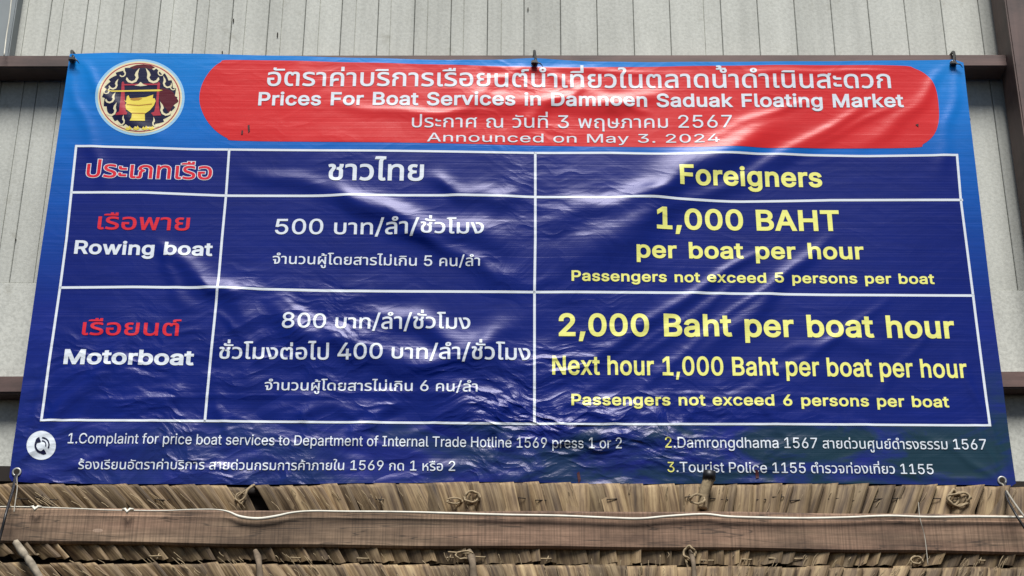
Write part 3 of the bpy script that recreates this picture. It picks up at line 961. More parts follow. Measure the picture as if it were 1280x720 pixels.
# outlines of the letters used on the banner: advance, then contours as x,y pairs
GL={
',':(188,[[38,-119,68,71,137,71,84,-119]]),
'.':(188,[[95,-4,83,-3,73,1,63,9,55,18,51,29,50,41,51,53,55,64,63,73,73,81,83,85,95,87,107,85,118,81,128,73,135,64,140,53,141,41,140,29,135,18,128,9,118,1,107,-3]]),
'/':(249,[[235,533,71,-76,14,-76,178,533]]),
'0':(453,[[227,-7,191,-3,158,7,130,24,105,48,85,77,69,113,57,155,50,202,48,254,50,306,57,353,69,395,85,431,106,461,130,484,159,502,191,512,227,516,262,512,295,502,323,484,348,461,368,431,384,395,396,353,403,306,405,254,403,202,396,155,384,113,368,77,348,48,323,24,295,7,263,-3],[227,50,250,52,271,60,290,74,306,92,320,116,330,144,338,176,342,213,344,254,342,295,338,332,330,365,320,393,306,416,290,435,271,449,250,457,227,460,203,457,182,449,163,435,147,416,134,393,123,365,115,332,111,295,109,254,111,213,115,176,123,144,134,116,147,92,163,74,182,60,203,52]]),
'1':(453,[[76,0,76,55,391,55,391,0],[276,509,276,0,212,0,212,448,209,448,86,358,86,427,198,509]]),
'2':(453,[[64,0,64,47,234,229,282,282,294,298,303,312,311,327,316,341,319,356,320,371,319,389,315,405,308,419,298,431,287,441,273,449,258,455,241,458,224,460,205,458,188,454,172,447,159,438,148,427,139,413,132,398,128,381,127,362,66,362,68,391,75,418,86,442,102,464,121,482,143,496,168,507,196,513,225,516,254,513,281,507,306,497,328,482,346,465,361,445,372,423,379,398,381,372,380,354,377,336,371,318,363,299,351,280,336,259,267,180,153,60,153,57,389,57,389,0]]),
'3':(453,[[218,-7,188,-5,159,1,133,10,108,22,88,38,70,57,57,79,48,104,44,132,109,132,112,115,118,100,126,87,137,76,150,66,165,59,182,54,200,51,219,50,239,51,258,55,275,61,291,69,304,80,315,93,323,108,328,125,329,145,328,163,323,180,316,196,306,211,292,223,275,234,254,241,229,246,201,248,157,248,157,299,288,448,288,452,70,452,70,509,372,509,372,461,211,278,211,289,247,290,279,286,308,276,333,262,354,244,371,222,383,198,391,173,393,145,390,116,383,90,370,66,354,45,333,27,309,12,281,2,251,-5]]),
'4':(453,[[40,105,40,158,247,509,311,509,109,166,109,163,413,163,413,105],[282,0,282,121,282,146,282,318,343,318,343,0]]),
'5':(453,[[221,-7,192,-5,165,1,140,11,118,25,99,41,83,60,71,82,63,105,60,130,122,130,125,115,130,102,138,89,148,78,160,68,173,60,188,54,204,51,221,50,241,51,259,56,276,64,291,75,304,89,314,104,322,122,326,141,328,162,326,183,321,203,314,221,303,237,290,251,275,262,257,270,238,275,218,277,201,276,184,273,167,268,152,262,139,255,128,246,67,253,96,509,366,509,366,452,151,452,134,301,136,301,148,311,162,318,178,325,194,330,212,333,229,334,252,332,274,328,294,321,313,311,330,299,345,285,358,269,370,251,379,231,386,210,390,187,391,163,388,132,381,102,369,76,352,52,332,32,309,15,282,3,253,-4]]),
'6':(453,[[226,-7,196,-4,168,3,142,15,119,31,100,51,84,74,73,101,66,130,64,162,65,187,71,212,80,239,93,268,112,302,137,340,252,509,322,509,151,261,145,261,151,270,157,279,165,288,174,295,184,302,196,307,208,311,221,313,235,314,265,312,291,305,316,295,337,280,355,262,370,240,380,215,387,187,389,157,387,127,379,98,368,73,352,50,333,30,310,14,284,3,257,-4],[226,48,245,50,263,55,279,63,293,73,304,86,314,101,322,119,326,137,327,157,326,178,322,196,314,213,304,228,293,241,279,251,263,259,245,264,226,265,207,264,190,259,174,252,160,241,148,229,138,214,131,197,126,179,125,158,126,138,131,119,138,102,148,86,160,73,174,63,190,55,207,50]]),
'7':(453,[[97,0,323,448,323,452,62,452,62,509,391,509,391,449,165,0]]),
'8':(453,[[226,-7,193,-5,163,1,136,11,111,25,91,42,74,62,62,84,54,109,52,135,53,156,58,176,65,195,75,212,87,228,101,241,117,252,134,260,153,265,153,267,129,276,109,289,93,308,80,330,73,354,70,380,73,405,79,429,90,450,106,469,124,485,146,498,170,508,197,514,226,516,255,514,282,508,306,498,328,485,346,469,361,450,373,429,379,405,382,380,379,354,372,330,359,308,343,289,323,276,300,267,300,265,319,260,335,252,351,241,365,228,377,212,387,195,395,176,399,156,401,135,398,109,391,84,378,62,362,42,341,25,317,11,289,1,259,-5],[226,49,248,50,267,54,285,60,300,69,313,79,323,91,331,106,335,121,337,139,335,157,330,173,322,189,312,202,298,213,283,223,265,230,247,234,226,235,206,234,187,230,169,223,154,213,140,202,130,189,122,173,117,157,115,139,117,121,121,106,129,91,139,79,152,69,167,60,185,54,205,50],[226,290,244,291,260,294,274,300,287,308,298,318,307,330,314,344,318,359,319,376,318,392,314,407,308,420,299,432,288,442,275,449,260,455,244,459,226,460,208,459,192,455,177,449,164,442,153,432,145,420,138,407,134,392,133,376,134,359,138,344,145,330,154,318,165,308,178,300,193,294,209,291]]),
'9':(453,[[226,516,256,513,285,506,310,494,333,478,352,458,368,434,380,408,387,378,389,347,387,322,382,296,373,270,359,240,340,207,315,168,200,0,130,0,301,248,307,248,302,238,295,229,287,221,278,214,268,207,257,202,245,198,232,195,218,195,188,197,161,203,137,214,116,229,98,247,83,269,72,294,66,321,64,352,66,382,73,411,85,436,101,459,120,479,143,494,168,506,196,513],[226,460,207,459,190,454,174,446,160,435,148,423,138,407,131,390,127,372,125,352,127,331,131,313,138,295,148,280,160,268,174,257,190,250,207,245,226,243,245,245,263,249,279,257,293,267,305,280,314,295,322,312,326,330,327,350,326,371,322,390,314,407,305,422,293,435,279,446,263,454,245,459]]),
'A':(480,[[16,0,201,509,276,509,463,0,395,0,287,302,264,372,232,478,245,478,213,371,191,302,85,0],[110,142,110,199,370,199,370,142]]),
'B':(456,[[60,0,60,509,241,509,274,507,304,501,329,491,350,477,367,461,381,442,390,421,396,398,398,374,397,353,393,336,387,320,378,307,368,295,356,286,343,278,329,272,315,267,315,262,331,260,347,254,363,245,378,234,391,220,402,203,411,184,416,161,418,136,416,111,410,88,400,67,386,48,368,31,344,18,317,8,284,2,247,0],[125,57,245,57,281,60,309,67,330,80,344,96,353,115,355,137,354,153,350,169,342,184,333,197,320,209,306,218,289,225,269,229,248,231,125,231],[125,285,238,285,256,287,273,290,288,296,302,304,314,314,323,326,330,340,335,355,336,372,333,393,326,412,313,429,294,442,270,449,240,452,125,452]]),
'C':(510,[[267,-7,225,-3,186,7,150,25,119,49,92,79,70,115,53,157,44,203,40,254,44,305,53,352,70,393,92,429,119,459,150,484,186,501,225,512,267,516,293,514,317,511,340,504,362,496,383,485,402,471,419,456,435,438,448,418,459,397,467,373,473,348,408,348,404,365,397,380,389,395,380,407,369,418,357,428,344,437,330,444,315,449,300,453,284,455,267,456,237,453,209,445,184,432,161,414,141,391,125,364,113,332,106,295,103,254,106,213,113,177,125,145,141,117,161,94,184,76,210,63,237,56,267,53,284,54,300,56,315,60,330,65,344,72,357,81,369,90,380,102,389,114,397,128,404,144,408,160,473,160,467,135,459,112,448,91,435,71,420,53,402,38,383,24,363,13,341,5,317,-2,293,-6]]),
'D':(502,[[219,0,96,0,96,57,215,57,254,60,288,68,318,81,343,99,363,122,379,149,390,181,397,216,399,255,397,294,390,329,379,361,364,388,344,410,320,428,291,441,258,449,221,452,93,452,93,509,225,509,273,505,315,495,353,478,385,455,412,426,433,391,449,351,458,306,462,255,458,205,449,159,433,119,411,83,384,54,351,31,312,14,268,3],[125,509,125,0,60,0,60,509]]),
'F':(410,[[60,0,60,509,369,509,369,452,125,452,125,278,346,278,346,221,125,221,125,0]]),
'H':(517,[[60,0,60,509,125,509,125,289,392,289,392,509,457,509,457,0,392,0,392,232,125,232,125,0]]),
'I':(301,[[31,0,31,57,118,57,118,452,31,452,31,509,269,509,269,452,183,452,183,57,269,57,269,0]]),
'M':(628,[[60,0,60,509,152,509,277,187,287,159,299,123,311,84,322,49,307,49,318,83,330,121,342,158,352,187,476,509,568,509,568,0,504,0,504,291,504,327,505,369,506,413,507,457,513,457,498,409,482,363,467,322,456,291,342,0,286,0,170,291,159,321,145,361,129,408,112,457,119,457,120,416,121,372,122,328,122,291,122,0]]),
'N':(523,[[60,0,60,509,136,509,343,183,363,151,388,107,414,55,405,54,401,108,399,157,399,195,399,509,463,509,463,0,387,0,202,290,177,331,148,381,108,452,119,454,122,384,124,328,125,291,125,0]]),
'P':(445,[[60,0,60,509,235,509,272,506,305,499,332,487,356,471,375,452,390,430,400,404,407,377,409,348,407,318,400,291,390,265,375,243,356,223,332,207,305,195,272,188,235,186,109,186,109,242,233,242,257,244,279,248,297,256,312,266,324,279,333,294,339,310,343,328,344,348,343,367,339,385,333,402,324,416,312,428,297,439,279,446,257,451,232,452,125,452,125,0]]),
'R':(449,[[60,0,60,509,236,509,273,506,305,500,333,489,356,473,376,455,390,433,401,408,407,381,409,352,407,323,401,296,390,271,376,250,356,232,333,217,305,206,273,200,236,198,96,198,96,255,234,255,258,256,280,260,298,267,313,276,325,287,334,300,340,316,344,333,345,352,344,371,340,389,334,405,325,419,313,430,298,440,279,446,258,451,233,452,125,452,125,0],[353,0,230,229,303,229,428,0]]),
'S':(447,[[224,-9,188,-7,156,-1,128,9,102,23,81,40,64,60,51,83,42,109,38,137,104,137,108,118,114,102,123,88,136,76,150,66,166,59,185,53,204,50,224,49,246,50,267,54,286,60,303,69,317,79,329,92,338,106,344,122,346,139,344,154,340,168,332,179,322,189,310,197,296,205,245,222,184,239,145,253,112,269,86,289,67,313,56,341,52,372,54,400,62,425,75,448,92,468,113,484,138,498,165,508,195,514,227,516,259,514,289,508,316,498,340,484,360,468,377,449,390,427,398,403,401,378,337,378,332,402,320,421,302,437,280,449,254,456,225,459,204,457,185,454,167,448,152,440,139,430,129,418,121,405,117,391,115,376,117,359,122,345,131,334,142,324,155,315,169,308,212,293,264,279,312,264,328,256,344,248,359,238,372,226,384,213,395,198,402,180,407,161,408,139,406,112,399,87,386,64,370,43,349,25,323,11,294,0,261,-7]]),
'T':(449,[[32,452,32,509,417,509,417,452,257,452,257,0,193,0,193,452]]),
'a':(389,[[160,-9,137,-7,115,-3,94,5,76,15,60,29,48,45,38,63,32,84,30,108,32,128,36,146,43,161,53,174,64,184,78,193,92,200,108,206,125,211,178,220,234,227,247,229,257,231,265,235,271,240,274,246,276,255,276,257,275,272,272,285,267,297,260,307,251,315,240,322,227,327,212,330,196,331,178,330,163,327,149,322,137,316,127,309,118,301,110,292,104,283,100,274,41,291,51,313,64,331,79,346,95,358,114,368,133,375,153,380,173,383,194,384,239,379,255,375,271,369,286,360,300,350,312,336,322,320,330,301,335,278,337,251,337,0,277,0,277,52,272,52,252,25,242,16,229,8,215,1,199,-4,181,-7],[170,45,192,47,211,51,228,59,242,68,254,80,263,93,270,108,274,122,276,138,276,190,259,182,231,176,200,171,175,168,134,159,122,153,112,147,103,139,97,130,93,118,92,105,93,93,96,82,102,72,109,64,119,57,130,52,142,48,156,46]]),
'b':(424,[[229,-8,208,-7,189,-3,172,4,159,12,147,21,138,31,118,59,112,59,112,0,53,0,53,509,114,509,114,319,118,319,137,346,147,355,158,364,171,373,188,379,207,383,229,384,259,382,287,374,313,361,335,342,354,320,370,293,381,261,388,227,390,189,388,151,381,116,370,84,355,57,336,34,313,16,288,3,260,-6],[220,47,242,49,262,55,279,66,294,80,306,97,316,117,323,139,327,163,328,189,327,215,323,239,316,261,307,281,295,298,280,311,262,322,243,328,220,330,198,328,178,322,161,312,147,299,134,282,125,263,118,241,114,216,113,189,114,162,118,138,125,115,135,95,147,78,162,65,179,55,198,49]]),
'c':(396,[[207,-8,174,-5,144,3,117,16,93,35,72,58,56,85,44,116,37,150,34,187,37,225,44,260,56,291,72,318,93,341,117,360,144,374,174,382,207,384,226,384,243,381,260,377,276,371,291,364,305,356,318,346,330,335,340,322,349,308,356,293,362,277,303,262,290,289,270,311,242,325,207,330,184,328,163,321,145,310,130,296,118,278,108,258,102,236,98,212,96,187,98,163,102,139,108,117,118,97,130,80,145,66,163,55,184,49,207,46,243,52,271,66,292,89,304,117,363,102,357,86,350,70,341,56,331,43,319,32,306,21,292,12,277,5,261,-1,244,-5,226,-7]]),
'd':(424,[[195,-8,165,-6,137,3,111,16,89,34,70,57,55,84,43,116,36,151,34,189,36,227,43,261,55,293,70,320,89,342,112,361,137,374,165,382,196,384,218,383,237,379,253,373,267,364,278,355,287,346,306,319,311,319,311,509,372,509,372,0,313,0,313,59,307,59,287,31,277,21,266,12,252,4,236,-3,217,-7],[205,47,226,49,246,55,263,65,278,78,290,95,299,115,306,138,310,162,312,189,310,216,306,241,300,263,290,282,278,299,263,312,246,322,227,328,205,330,182,328,162,322,145,311,130,298,118,281,108,261,102,239,98,215,96,189,98,163,102,139,109,117,118,97,130,80,145,66,162,55,182,49]]),
'e':(404,[[212,-8,177,-5,145,3,117,16,92,35,72,58,56,85,44,116,37,150,34,187,36,224,44,258,55,290,71,317,91,340,115,359,142,373,172,382,205,384,226,383,246,380,266,374,285,366,303,355,319,341,334,324,347,305,357,282,365,256,370,227,371,194,371,169,75,169,75,221,338,221,310,202,308,226,304,248,298,269,288,286,277,301,263,314,246,323,227,328,205,330,183,328,164,323,146,313,131,301,119,286,109,270,102,251,97,231,96,211,96,178,98,151,102,127,110,106,121,88,135,73,151,61,169,53,190,48,212,46,227,47,241,49,254,53,265,58,276,65,285,73,294,82,300,93,306,105,365,91,358,72,348,55,335,39,320,26,302,14,283,4,261,-3,237,-7]]),
'f':(254,[[228,379,228,327,6,327,6,379],[81,0,81,432,82,452,87,470,96,486,107,499,120,510,135,519,152,525,169,529,187,530,222,527,243,521,227,468,215,472,195,474,178,472,164,468,154,460,147,449,143,435,142,419,142,0]]),
'g':(425,[[207,-151,180,-149,156,-146,134,-140,114,-132,97,-122,82,-110,70,-97,59,-84,51,-69,101,-41,122,-66,131,-74,142,-82,154,-88,169,-93,187,-96,207,-97,236,-95,261,-87,282,-75,298,-58,308,-34,311,-6,311,68,306,68,287,41,277,32,266,23,252,16,236,10,217,6,195,5,165,7,138,14,113,27,90,43,71,65,55,90,43,120,36,154,34,191,36,229,43,263,55,293,71,320,90,342,112,361,138,374,166,382,196,384,218,383,237,379,253,373,267,365,279,356,288,346,308,319,313,319,313,379,372,379,372,-9,370,-40,363,-67,350,-90,334,-109,314,-124,291,-136,265,-144,237,-149],[205,59,227,61,246,66,264,75,278,87,290,103,300,121,307,142,311,166,312,193,311,219,307,242,300,264,291,283,279,299,264,312,247,322,227,328,205,330,182,328,163,322,145,312,130,298,118,282,109,262,102,241,98,218,96,193,98,167,102,144,109,123,118,104,131,88,145,76,163,66,183,61]]),
'h':(410,[[114,227,114,0,53,0,53,509,114,509,114,287,102,287,116,319,132,344,152,362,175,374,200,382,227,384,252,383,275,377,295,369,313,356,328,340,341,321,350,298,355,271,357,240,357,0,296,0,296,235,293,263,286,286,273,304,256,318,235,326,210,329,192,328,176,324,161,317,147,308,136,297,126,283,119,266,115,248]]),
'i':(167,[[53,0,53,379,114,379,114,0],[84,443,73,444,63,448,54,455,47,463,43,472,41,483,43,494,47,504,54,512,63,518,73,522,84,524,95,522,105,518,114,512,121,504,125,494,126,483,125,472,121,463,114,455,105,448,95,444]]),
'k':(381,[[110,137,110,212,121,212,284,379,360,379,184,199,177,199],[53,0,53,509,114,509,114,0],[294,0,148,186,191,229,372,0]]),
'l':(189,[[139,-2,112,0,91,8,74,20,62,37,55,59,53,84,53,509,114,509,114,99,114,83,117,71,120,62,126,57,135,53,146,52,160,53,170,54,181,3,162,-1]]),
'm':(610,[[53,0,53,379,112,379,112,295,108,295,114,314,122,331,132,346,144,358,158,368,172,376,187,382,203,385,219,386,245,383,268,375,287,361,303,342,314,320,321,295,312,295,318,312,326,329,337,343,350,356,364,366,381,375,398,381,417,385,437,386,458,385,478,380,497,372,514,361,529,346,541,328,550,307,555,283,557,255,557,0,496,0,496,254,493,279,485,298,473,313,456,323,438,329,419,330,402,329,387,326,374,320,363,312,353,302,345,290,340,277,336,263,335,247,335,0,274,0,274,260,272,280,265,297,253,311,238,322,220,328,199,330,185,329,171,326,158,320,145,312,135,302,126,289,119,274,115,257,114,238,114,0]]),
'n':(410,[[114,227,114,0,53,0,53,379,112,379,112,287,102,287,116,319,132,344,152,362,175,374,200,382,227,384,252,383,275,377,295,369,313,356,328,340,341,321,350,298,355,271,357,240,357,0,296,0,296,235,293,263,286,286,273,304,256,318,235,326,210,329,192,328,176,324,161,317,147,308,136,297,126,283,119,266,115,248]]),
'o':(415,[[207,-8,174,-5,144,3,117,16,93,35,72,58,56,85,44,116,37,150,34,187,37,225,44,260,56,291,72,318,93,341,117,360,144,374,174,382,207,384,241,382,271,374,299,360,323,341,343,318,359,291,371,260,379,225,381,187,379,150,371,116,359,85,343,58,323,35,299,16,271,3,241,-5],[207,46,231,49,252,55,270,66,285,80,298,97,307,117,314,139,318,163,319,187,318,212,314,236,307,258,298,278,285,296,270,310,252,321,231,328,207,330,184,328,163,321,145,310,130,296,118,278,108,258,102,236,98,212,96,187,98,163,102,139,108,117,118,97,130,80,145,66,163,55,184,49]]),
'p':(424,[[53,-143,53,379,112,379,112,319,118,319,137,346,147,355,158,364,171,373,188,379,207,383,229,384,259,382,287,374,313,361,335,342,354,320,370,293,381,261,388,227,390,189,388,151,381,116,370,84,355,57,336,34,313,16,288,3,260,-6,229,-8,208,-7,189,-3,173,4,159,12,147,21,138,31,118,59,114,59,114,-143],[220,47,242,49,262,55,279,66,294,80,306,97,316,117,323,139,327,163,328,189,327,215,323,239,316,261,307,281,295,298,280,311,262,322,243,328,220,330,198,328,178,322,161,312,147,299,134,282,125,263,118,241,114,216,113,189,114,162,118,138,125,115,135,95,147,78,162,65,179,55,198,49]]),
'r':(259,[[53,0,53,379,112,379,112,321,115,321,124,339,137,354,152,367,171,377,191,383,213,385,229,384,243,384,243,322,230,324,207,326,190,324,174,321,159,315,146,306,135,296,126,284,119,269,115,254,114,237,114,0]]),
's':(365,[[182,-8,157,-7,133,-3,112,3,93,12,76,24,62,38,50,54,41,73,36,94,94,107,101,87,111,72,124,60,141,52,160,47,181,45,206,47,227,53,244,62,258,74,265,88,268,103,266,115,262,126,254,136,243,144,229,150,212,155,149,170,118,180,92,192,72,208,58,227,50,249,47,274,49,295,55,314,65,332,79,347,95,360,115,370,137,378,161,383,187,384,212,383,234,379,254,372,271,363,286,352,299,339,309,324,318,308,324,290,268,277,262,291,254,304,243,316,228,325,210,331,187,333,166,331,147,326,131,317,119,305,111,292,109,277,110,264,115,253,124,243,136,235,152,229,172,223,229,209,261,200,287,187,306,171,320,153,328,131,331,107,329,85,323,65,312,47,298,31,281,18,260,6,236,-2,210,-7]]),
't':(227,[[204,379,204,327,6,327,6,379],[65,471,126,471,126,98,127,83,130,70,136,61,144,55,156,51,170,50,185,51,202,54,213,2,192,-3,168,-4,138,-1,113,7,92,21,77,41,68,64,65,93]]),
'u':(410,[[182,-5,158,-3,135,2,115,11,97,23,82,39,69,59,60,82,54,109,53,139,53,379,114,379,114,144,116,117,124,94,137,75,154,61,175,53,200,50,218,51,234,55,249,62,263,71,274,83,283,97,290,113,295,132,296,153,296,379,357,379,357,0,298,0,298,92,307,92,294,60,277,35,257,17,234,5,209,-3]]),
'v':(389,[[163,0,17,379,84,379,165,155,187,87,206,21,184,21,203,87,224,155,305,379,371,379,226,0]]),
'w':(567,[[138,0,23,379,87,379,133,214,154,137,175,41,165,41,186,135,206,214,252,379,316,379,362,214,382,136,402,41,391,41,413,135,434,214,480,379,545,379,429,0,368,0,319,172,305,225,291,280,277,338,291,338,277,280,263,225,248,172,199,0]]),
'x':(379,[[21,0,171,218,171,171,29,379,100,379,147,306,179,253,207,206,175,206,202,253,233,306,282,379,352,379,209,169,209,214,358,0,287,0,231,85,200,136,173,182,205,182,178,136,148,85,91,0]]),
'y':(389,[[47,-139,61,-86,71,-87,83,-89,94,-90,104,-89,113,-86,122,-81,130,-74,138,-64,145,-51,151,-36,163,-1,17,379,84,379,165,155,187,87,206,21,184,21,202,87,224,155,305,379,371,379,204,-58,196,-77,187,-93,177,-107,165,-119,153,-128,139,-136,125,-141,109,-144,91,-145,65,-143]]),
'ก':(416,[[53,0,53,132,55,158,61,179,72,195,86,207,103,216,121,223,122,225,46,254,46,277,48,295,54,313,64,330,79,346,97,360,118,371,143,380,171,385,202,387,229,385,255,381,280,373,303,363,322,349,338,331,350,310,357,285,360,256,360,0,298,0,298,250,295,278,286,300,270,316,250,327,227,333,201,336,175,334,152,328,134,318,120,305,112,290,109,273,184,236,178,202,162,201,147,195,133,186,123,172,117,154,114,132,114,0]]),
'ค':(426,[[56,0,56,243,60,286,73,321,94,350,124,370,163,383,213,387,263,383,303,370,333,350,353,321,366,286,370,243,370,0,308,0,308,243,305,271,297,294,284,312,265,325,241,333,212,336,184,333,160,325,142,312,129,294,121,271,118,243,118,166,120,165,131,181,143,193,157,201,174,206,195,208,220,209,243,209,243,159,220,159,194,157,173,154,156,147,143,138,133,128,126,116,121,103,119,89,118,74,118,0]]),
'ง':(372,[[119,0,0,380,62,380,165,53,173,53,184,54,195,57,206,61,216,67,225,74,233,82,246,98,256,118,264,140,269,163,272,186,273,209,270,244,262,275,247,299,228,318,204,329,175,332,158,331,144,327,128,377,156,382,179,383,201,382,222,379,241,373,258,366,274,356,288,344,303,327,314,307,324,285,330,261,334,234,335,207,333,172,328,140,318,111,306,85,292,62,277,44,262,31,246,21,227,12,206,5,182,1,153,0]]),
'จ':(369,[[102,0,102,169,49,169,49,218,161,218,161,50,170,50,190,51,207,56,222,64,235,75,245,90,253,109,259,132,262,159,264,191,262,223,258,251,252,275,243,294,231,309,215,321,196,329,174,334,147,336,126,335,105,332,84,327,64,320,45,311,26,300,26,358,42,366,60,373,81,379,104,383,129,386,155,387,194,384,228,377,256,364,278,346,297,324,310,297,319,266,325,230,327,191,325,152,319,118,310,88,297,62,280,40,258,23,231,10,198,3,160,0]]),
'ช':(381,[[191,-7,150,-3,116,7,89,25,69,49,57,81,53,119,53,162,54,183,58,201,63,216,84,251,104,279,109,287,112,297,113,307,112,316,110,323,106,328,100,331,94,334,87,334,70,331,51,325,37,369,46,374,57,378,68,381,101,384,117,383,130,380,142,375,151,368,159,360,164,351,168,340,171,327,171,314,170,298,167,284,163,272,142,239,123,206,119,194,116,180,115,164,115,123,116,104,120,87,126,74,133,64,142,56,153,50,165,47,178,44,191,44,212,46,230,51,243,60,253,73,259,90,261,110,261,207,260,223,256,236,250,247,240,254,227,259,212,260,209,260,209,300,212,300,229,301,243,305,252,313,259,322,264,333,267,345,269,380,331,380,330,357,327,336,322,318,313,302,300,290,281,280,281,277,293,273,302,268,309,261,314,253,318,245,320,235,323,208,323,107,319,74,308,46,290,23,264,6,231,-4]]),
'ณ':(630,[[135,-7,122,-6,109,-4,97,-1,86,5,77,12,69,21,63,34,59,48,58,66,58,133,60,159,66,180,77,196,90,207,106,216,125,223,126,225,46,254,46,277,48,296,54,315,64,332,78,348,95,361,116,372,140,380,166,385,195,387,220,386,244,381,267,374,289,364,307,351,323,333,335,312,342,286,345,257,345,124,347,99,353,79,364,64,378,53,395,47,415,45,432,47,449,51,463,59,476,70,487,83,496,99,502,117,506,136,508,158,508,380,569,380,569,0,519,0,515,60,512,60,502,41,488,24,470,11,449,1,426,-5,402,-7,369,-4,341,6,316,22,298,46,287,78,283,119,283,250,282,271,277,288,270,302,261,314,250,322,238,328,224,332,209,335,194,336,171,334,151,329,133,320,120,307,112,292,109,273,188,236,182,202,166,201,151,195,138,187,128,174,122,156,120,134,120,73,121,64,123,56,127,51,132,47,140,44,149,44,163,45,175,48,184,3,158,-5]]),
'ด':(427,[[186,-7,152,-4,123,5,99,19,80,38,65,62,54,89,47,120,43,153,42,187,43,224,47,257,54,285,63,309,75,329,88,346,104,359,122,370,143,378,164,383,188,386,212,387,247,385,277,380,303,371,324,358,341,343,354,325,364,303,369,280,371,253,371,0,310,0,310,248,308,274,300,296,288,313,271,326,246,333,214,336,194,334,175,330,157,324,141,314,128,299,118,280,110,256,105,224,103,187,104,161,107,136,111,114,118,94,127,77,139,63,155,53,173,46,196,44,215,46,232,50,239,2,213,-5]]),
'ต':(441,[[191,-7,155,-4,125,5,101,20,81,40,67,64,56,93,49,125,45,160,44,198,45,240,49,277,57,307,66,332,79,353,94,368,112,378,133,385,155,387,171,386,184,383,197,379,207,372,215,363,221,351,223,351,229,363,237,372,248,379,261,383,275,386,291,387,318,384,342,376,360,363,374,344,382,320,385,290,385,0,323,0,323,289,322,305,318,318,311,326,303,331,293,335,282,336,269,335,260,331,252,326,247,318,243,307,241,294,202,294,199,308,194,319,187,327,179,332,170,335,161,336,144,332,130,321,119,303,112,277,107,242,105,197,106,167,109,139,113,115,119,94,128,77,140,63,155,53,175,46,198,44,221,46,239,49,245,2,220,-5]]),
'ท':(422,[[58,0,58,380,101,380,112,320,115,320,125,339,139,355,158,369,180,379,206,385,234,387,260,385,284,381,305,373,323,362,338,347,350,329,359,308,364,283,366,254,366,0,304,0,304,250,302,276,295,297,284,313,268,325,247,333,222,335,201,333,183,328,166,320,152,308,141,295,132,278,125,260,121,241,120,220,120,0]]),
'ธ':(377,[[189,-7,161,-6,136,-3,113,1,56,18,56,176,114,176,114,56,145,47,190,43,235,48,248,53,260,60,269,69,277,80,281,95,283,112,282,125,280,136,276,145,270,152,263,159,254,165,218,180,168,195,98,220,81,229,67,239,57,249,50,262,45,277,44,294,45,313,50,330,59,345,71,357,87,368,106,376,130,382,158,386,189,387,220,386,246,384,270,379,319,364,319,309,286,322,239,332,183,336,142,333,131,330,122,326,115,321,110,315,106,308,105,299,107,290,111,282,117,275,151,259,203,243,256,227,272,220,288,213,301,204,314,194,324,182,333,168,339,152,343,134,344,113,342,90,337,69,328,50,316,33,299,19,279,8,254,0,224,-5]]),
'น':(425,[[187,-7,161,-5,138,-1,117,7,99,18,84,33,72,51,63,72,58,97,56,126,56,380,118,380,118,130,120,104,127,83,139,67,155,55,176,47,200,45,230,49,255,59,276,76,290,99,299,127,302,160,302,380,364,380,364,0,313,0,310,56,307,56,296,39,282,24,263,11,241,1,216,-5]]),
'บ':(419,[[209,-7,159,-3,120,10,92,31,72,59,60,95,56,137,56,380,118,380,118,137,120,108,128,85,140,67,158,55,180,47,209,44,237,47,261,55,278,67,291,85,298,108,301,137,301,380,363,380,363,137,359,95,347,59,327,31,298,10,259,-3]]),
'ป':(419,[[209,-7,159,-3,120,10,92,31,72,59,60,95,56,137,56,380,118,380,118,137,120,108,128,85,140,67,158,55,180,47,209,44,237,47,261,55,278,67,291,85,298,108,301,137,301,517,363,517,363,137,359,95,347,59,327,31,298,10,259,-3]]),
'ผ':(449,[[60,0,60,313,61,331,65,346,71,359,80,368,90,375,102,381,115,384,128,386,142,387,162,385,183,379,175,332,162,335,150,336,140,335,132,333,127,328,123,322,121,314,120,304,120,197,120,152,117,96,120,96,146,147,168,186,205,248,243,248,280,186,300,153,315,124,328,96,331,96,328,152,328,197,328,380,388,380,388,0,334,0,226,182,223,182,114,0]]),
'พ':(482,[[97,0,28,380,92,380,119,215,126,163,134,87,136,87,148,141,159,183,169,217,215,380,266,380,313,217,322,183,333,141,345,87,348,87,356,163,363,215,390,380,454,380,385,0,325,0,261,207,251,243,243,292,240,292,234,257,227,230,220,207,157,0]]),
'ภ':(418,[[61,-7,37,-5,13,3,20,46,31,44,43,42,50,43,55,45,59,49,62,54,63,61,64,70,64,135,66,161,71,181,80,197,92,208,107,217,126,223,126,225,46,254,46,277,49,295,55,313,65,330,79,346,97,360,119,371,144,380,172,385,203,387,231,385,257,381,282,373,305,363,324,349,340,331,352,310,360,285,362,256,362,0,300,0,300,250,297,278,288,300,272,316,252,327,228,333,202,336,176,334,153,328,135,318,121,305,112,290,110,273,189,236,183,202,167,201,153,195,141,186,133,173,127,155,126,132,126,65,123,40,117,21,107,8,93,0,78,-5]]),
'ม':(426,[[239,-7,211,-5,185,1,163,11,143,24,129,41,119,60,116,60,112,0,62,0,62,380,123,380,123,160,125,138,129,118,136,100,145,83,157,70,171,59,187,51,206,47,227,45,252,47,272,55,288,67,299,83,306,104,308,130,308,380,370,380,370,126,368,97,363,72,354,51,342,33,327,18,309,7,289,-1,265,-5]]),
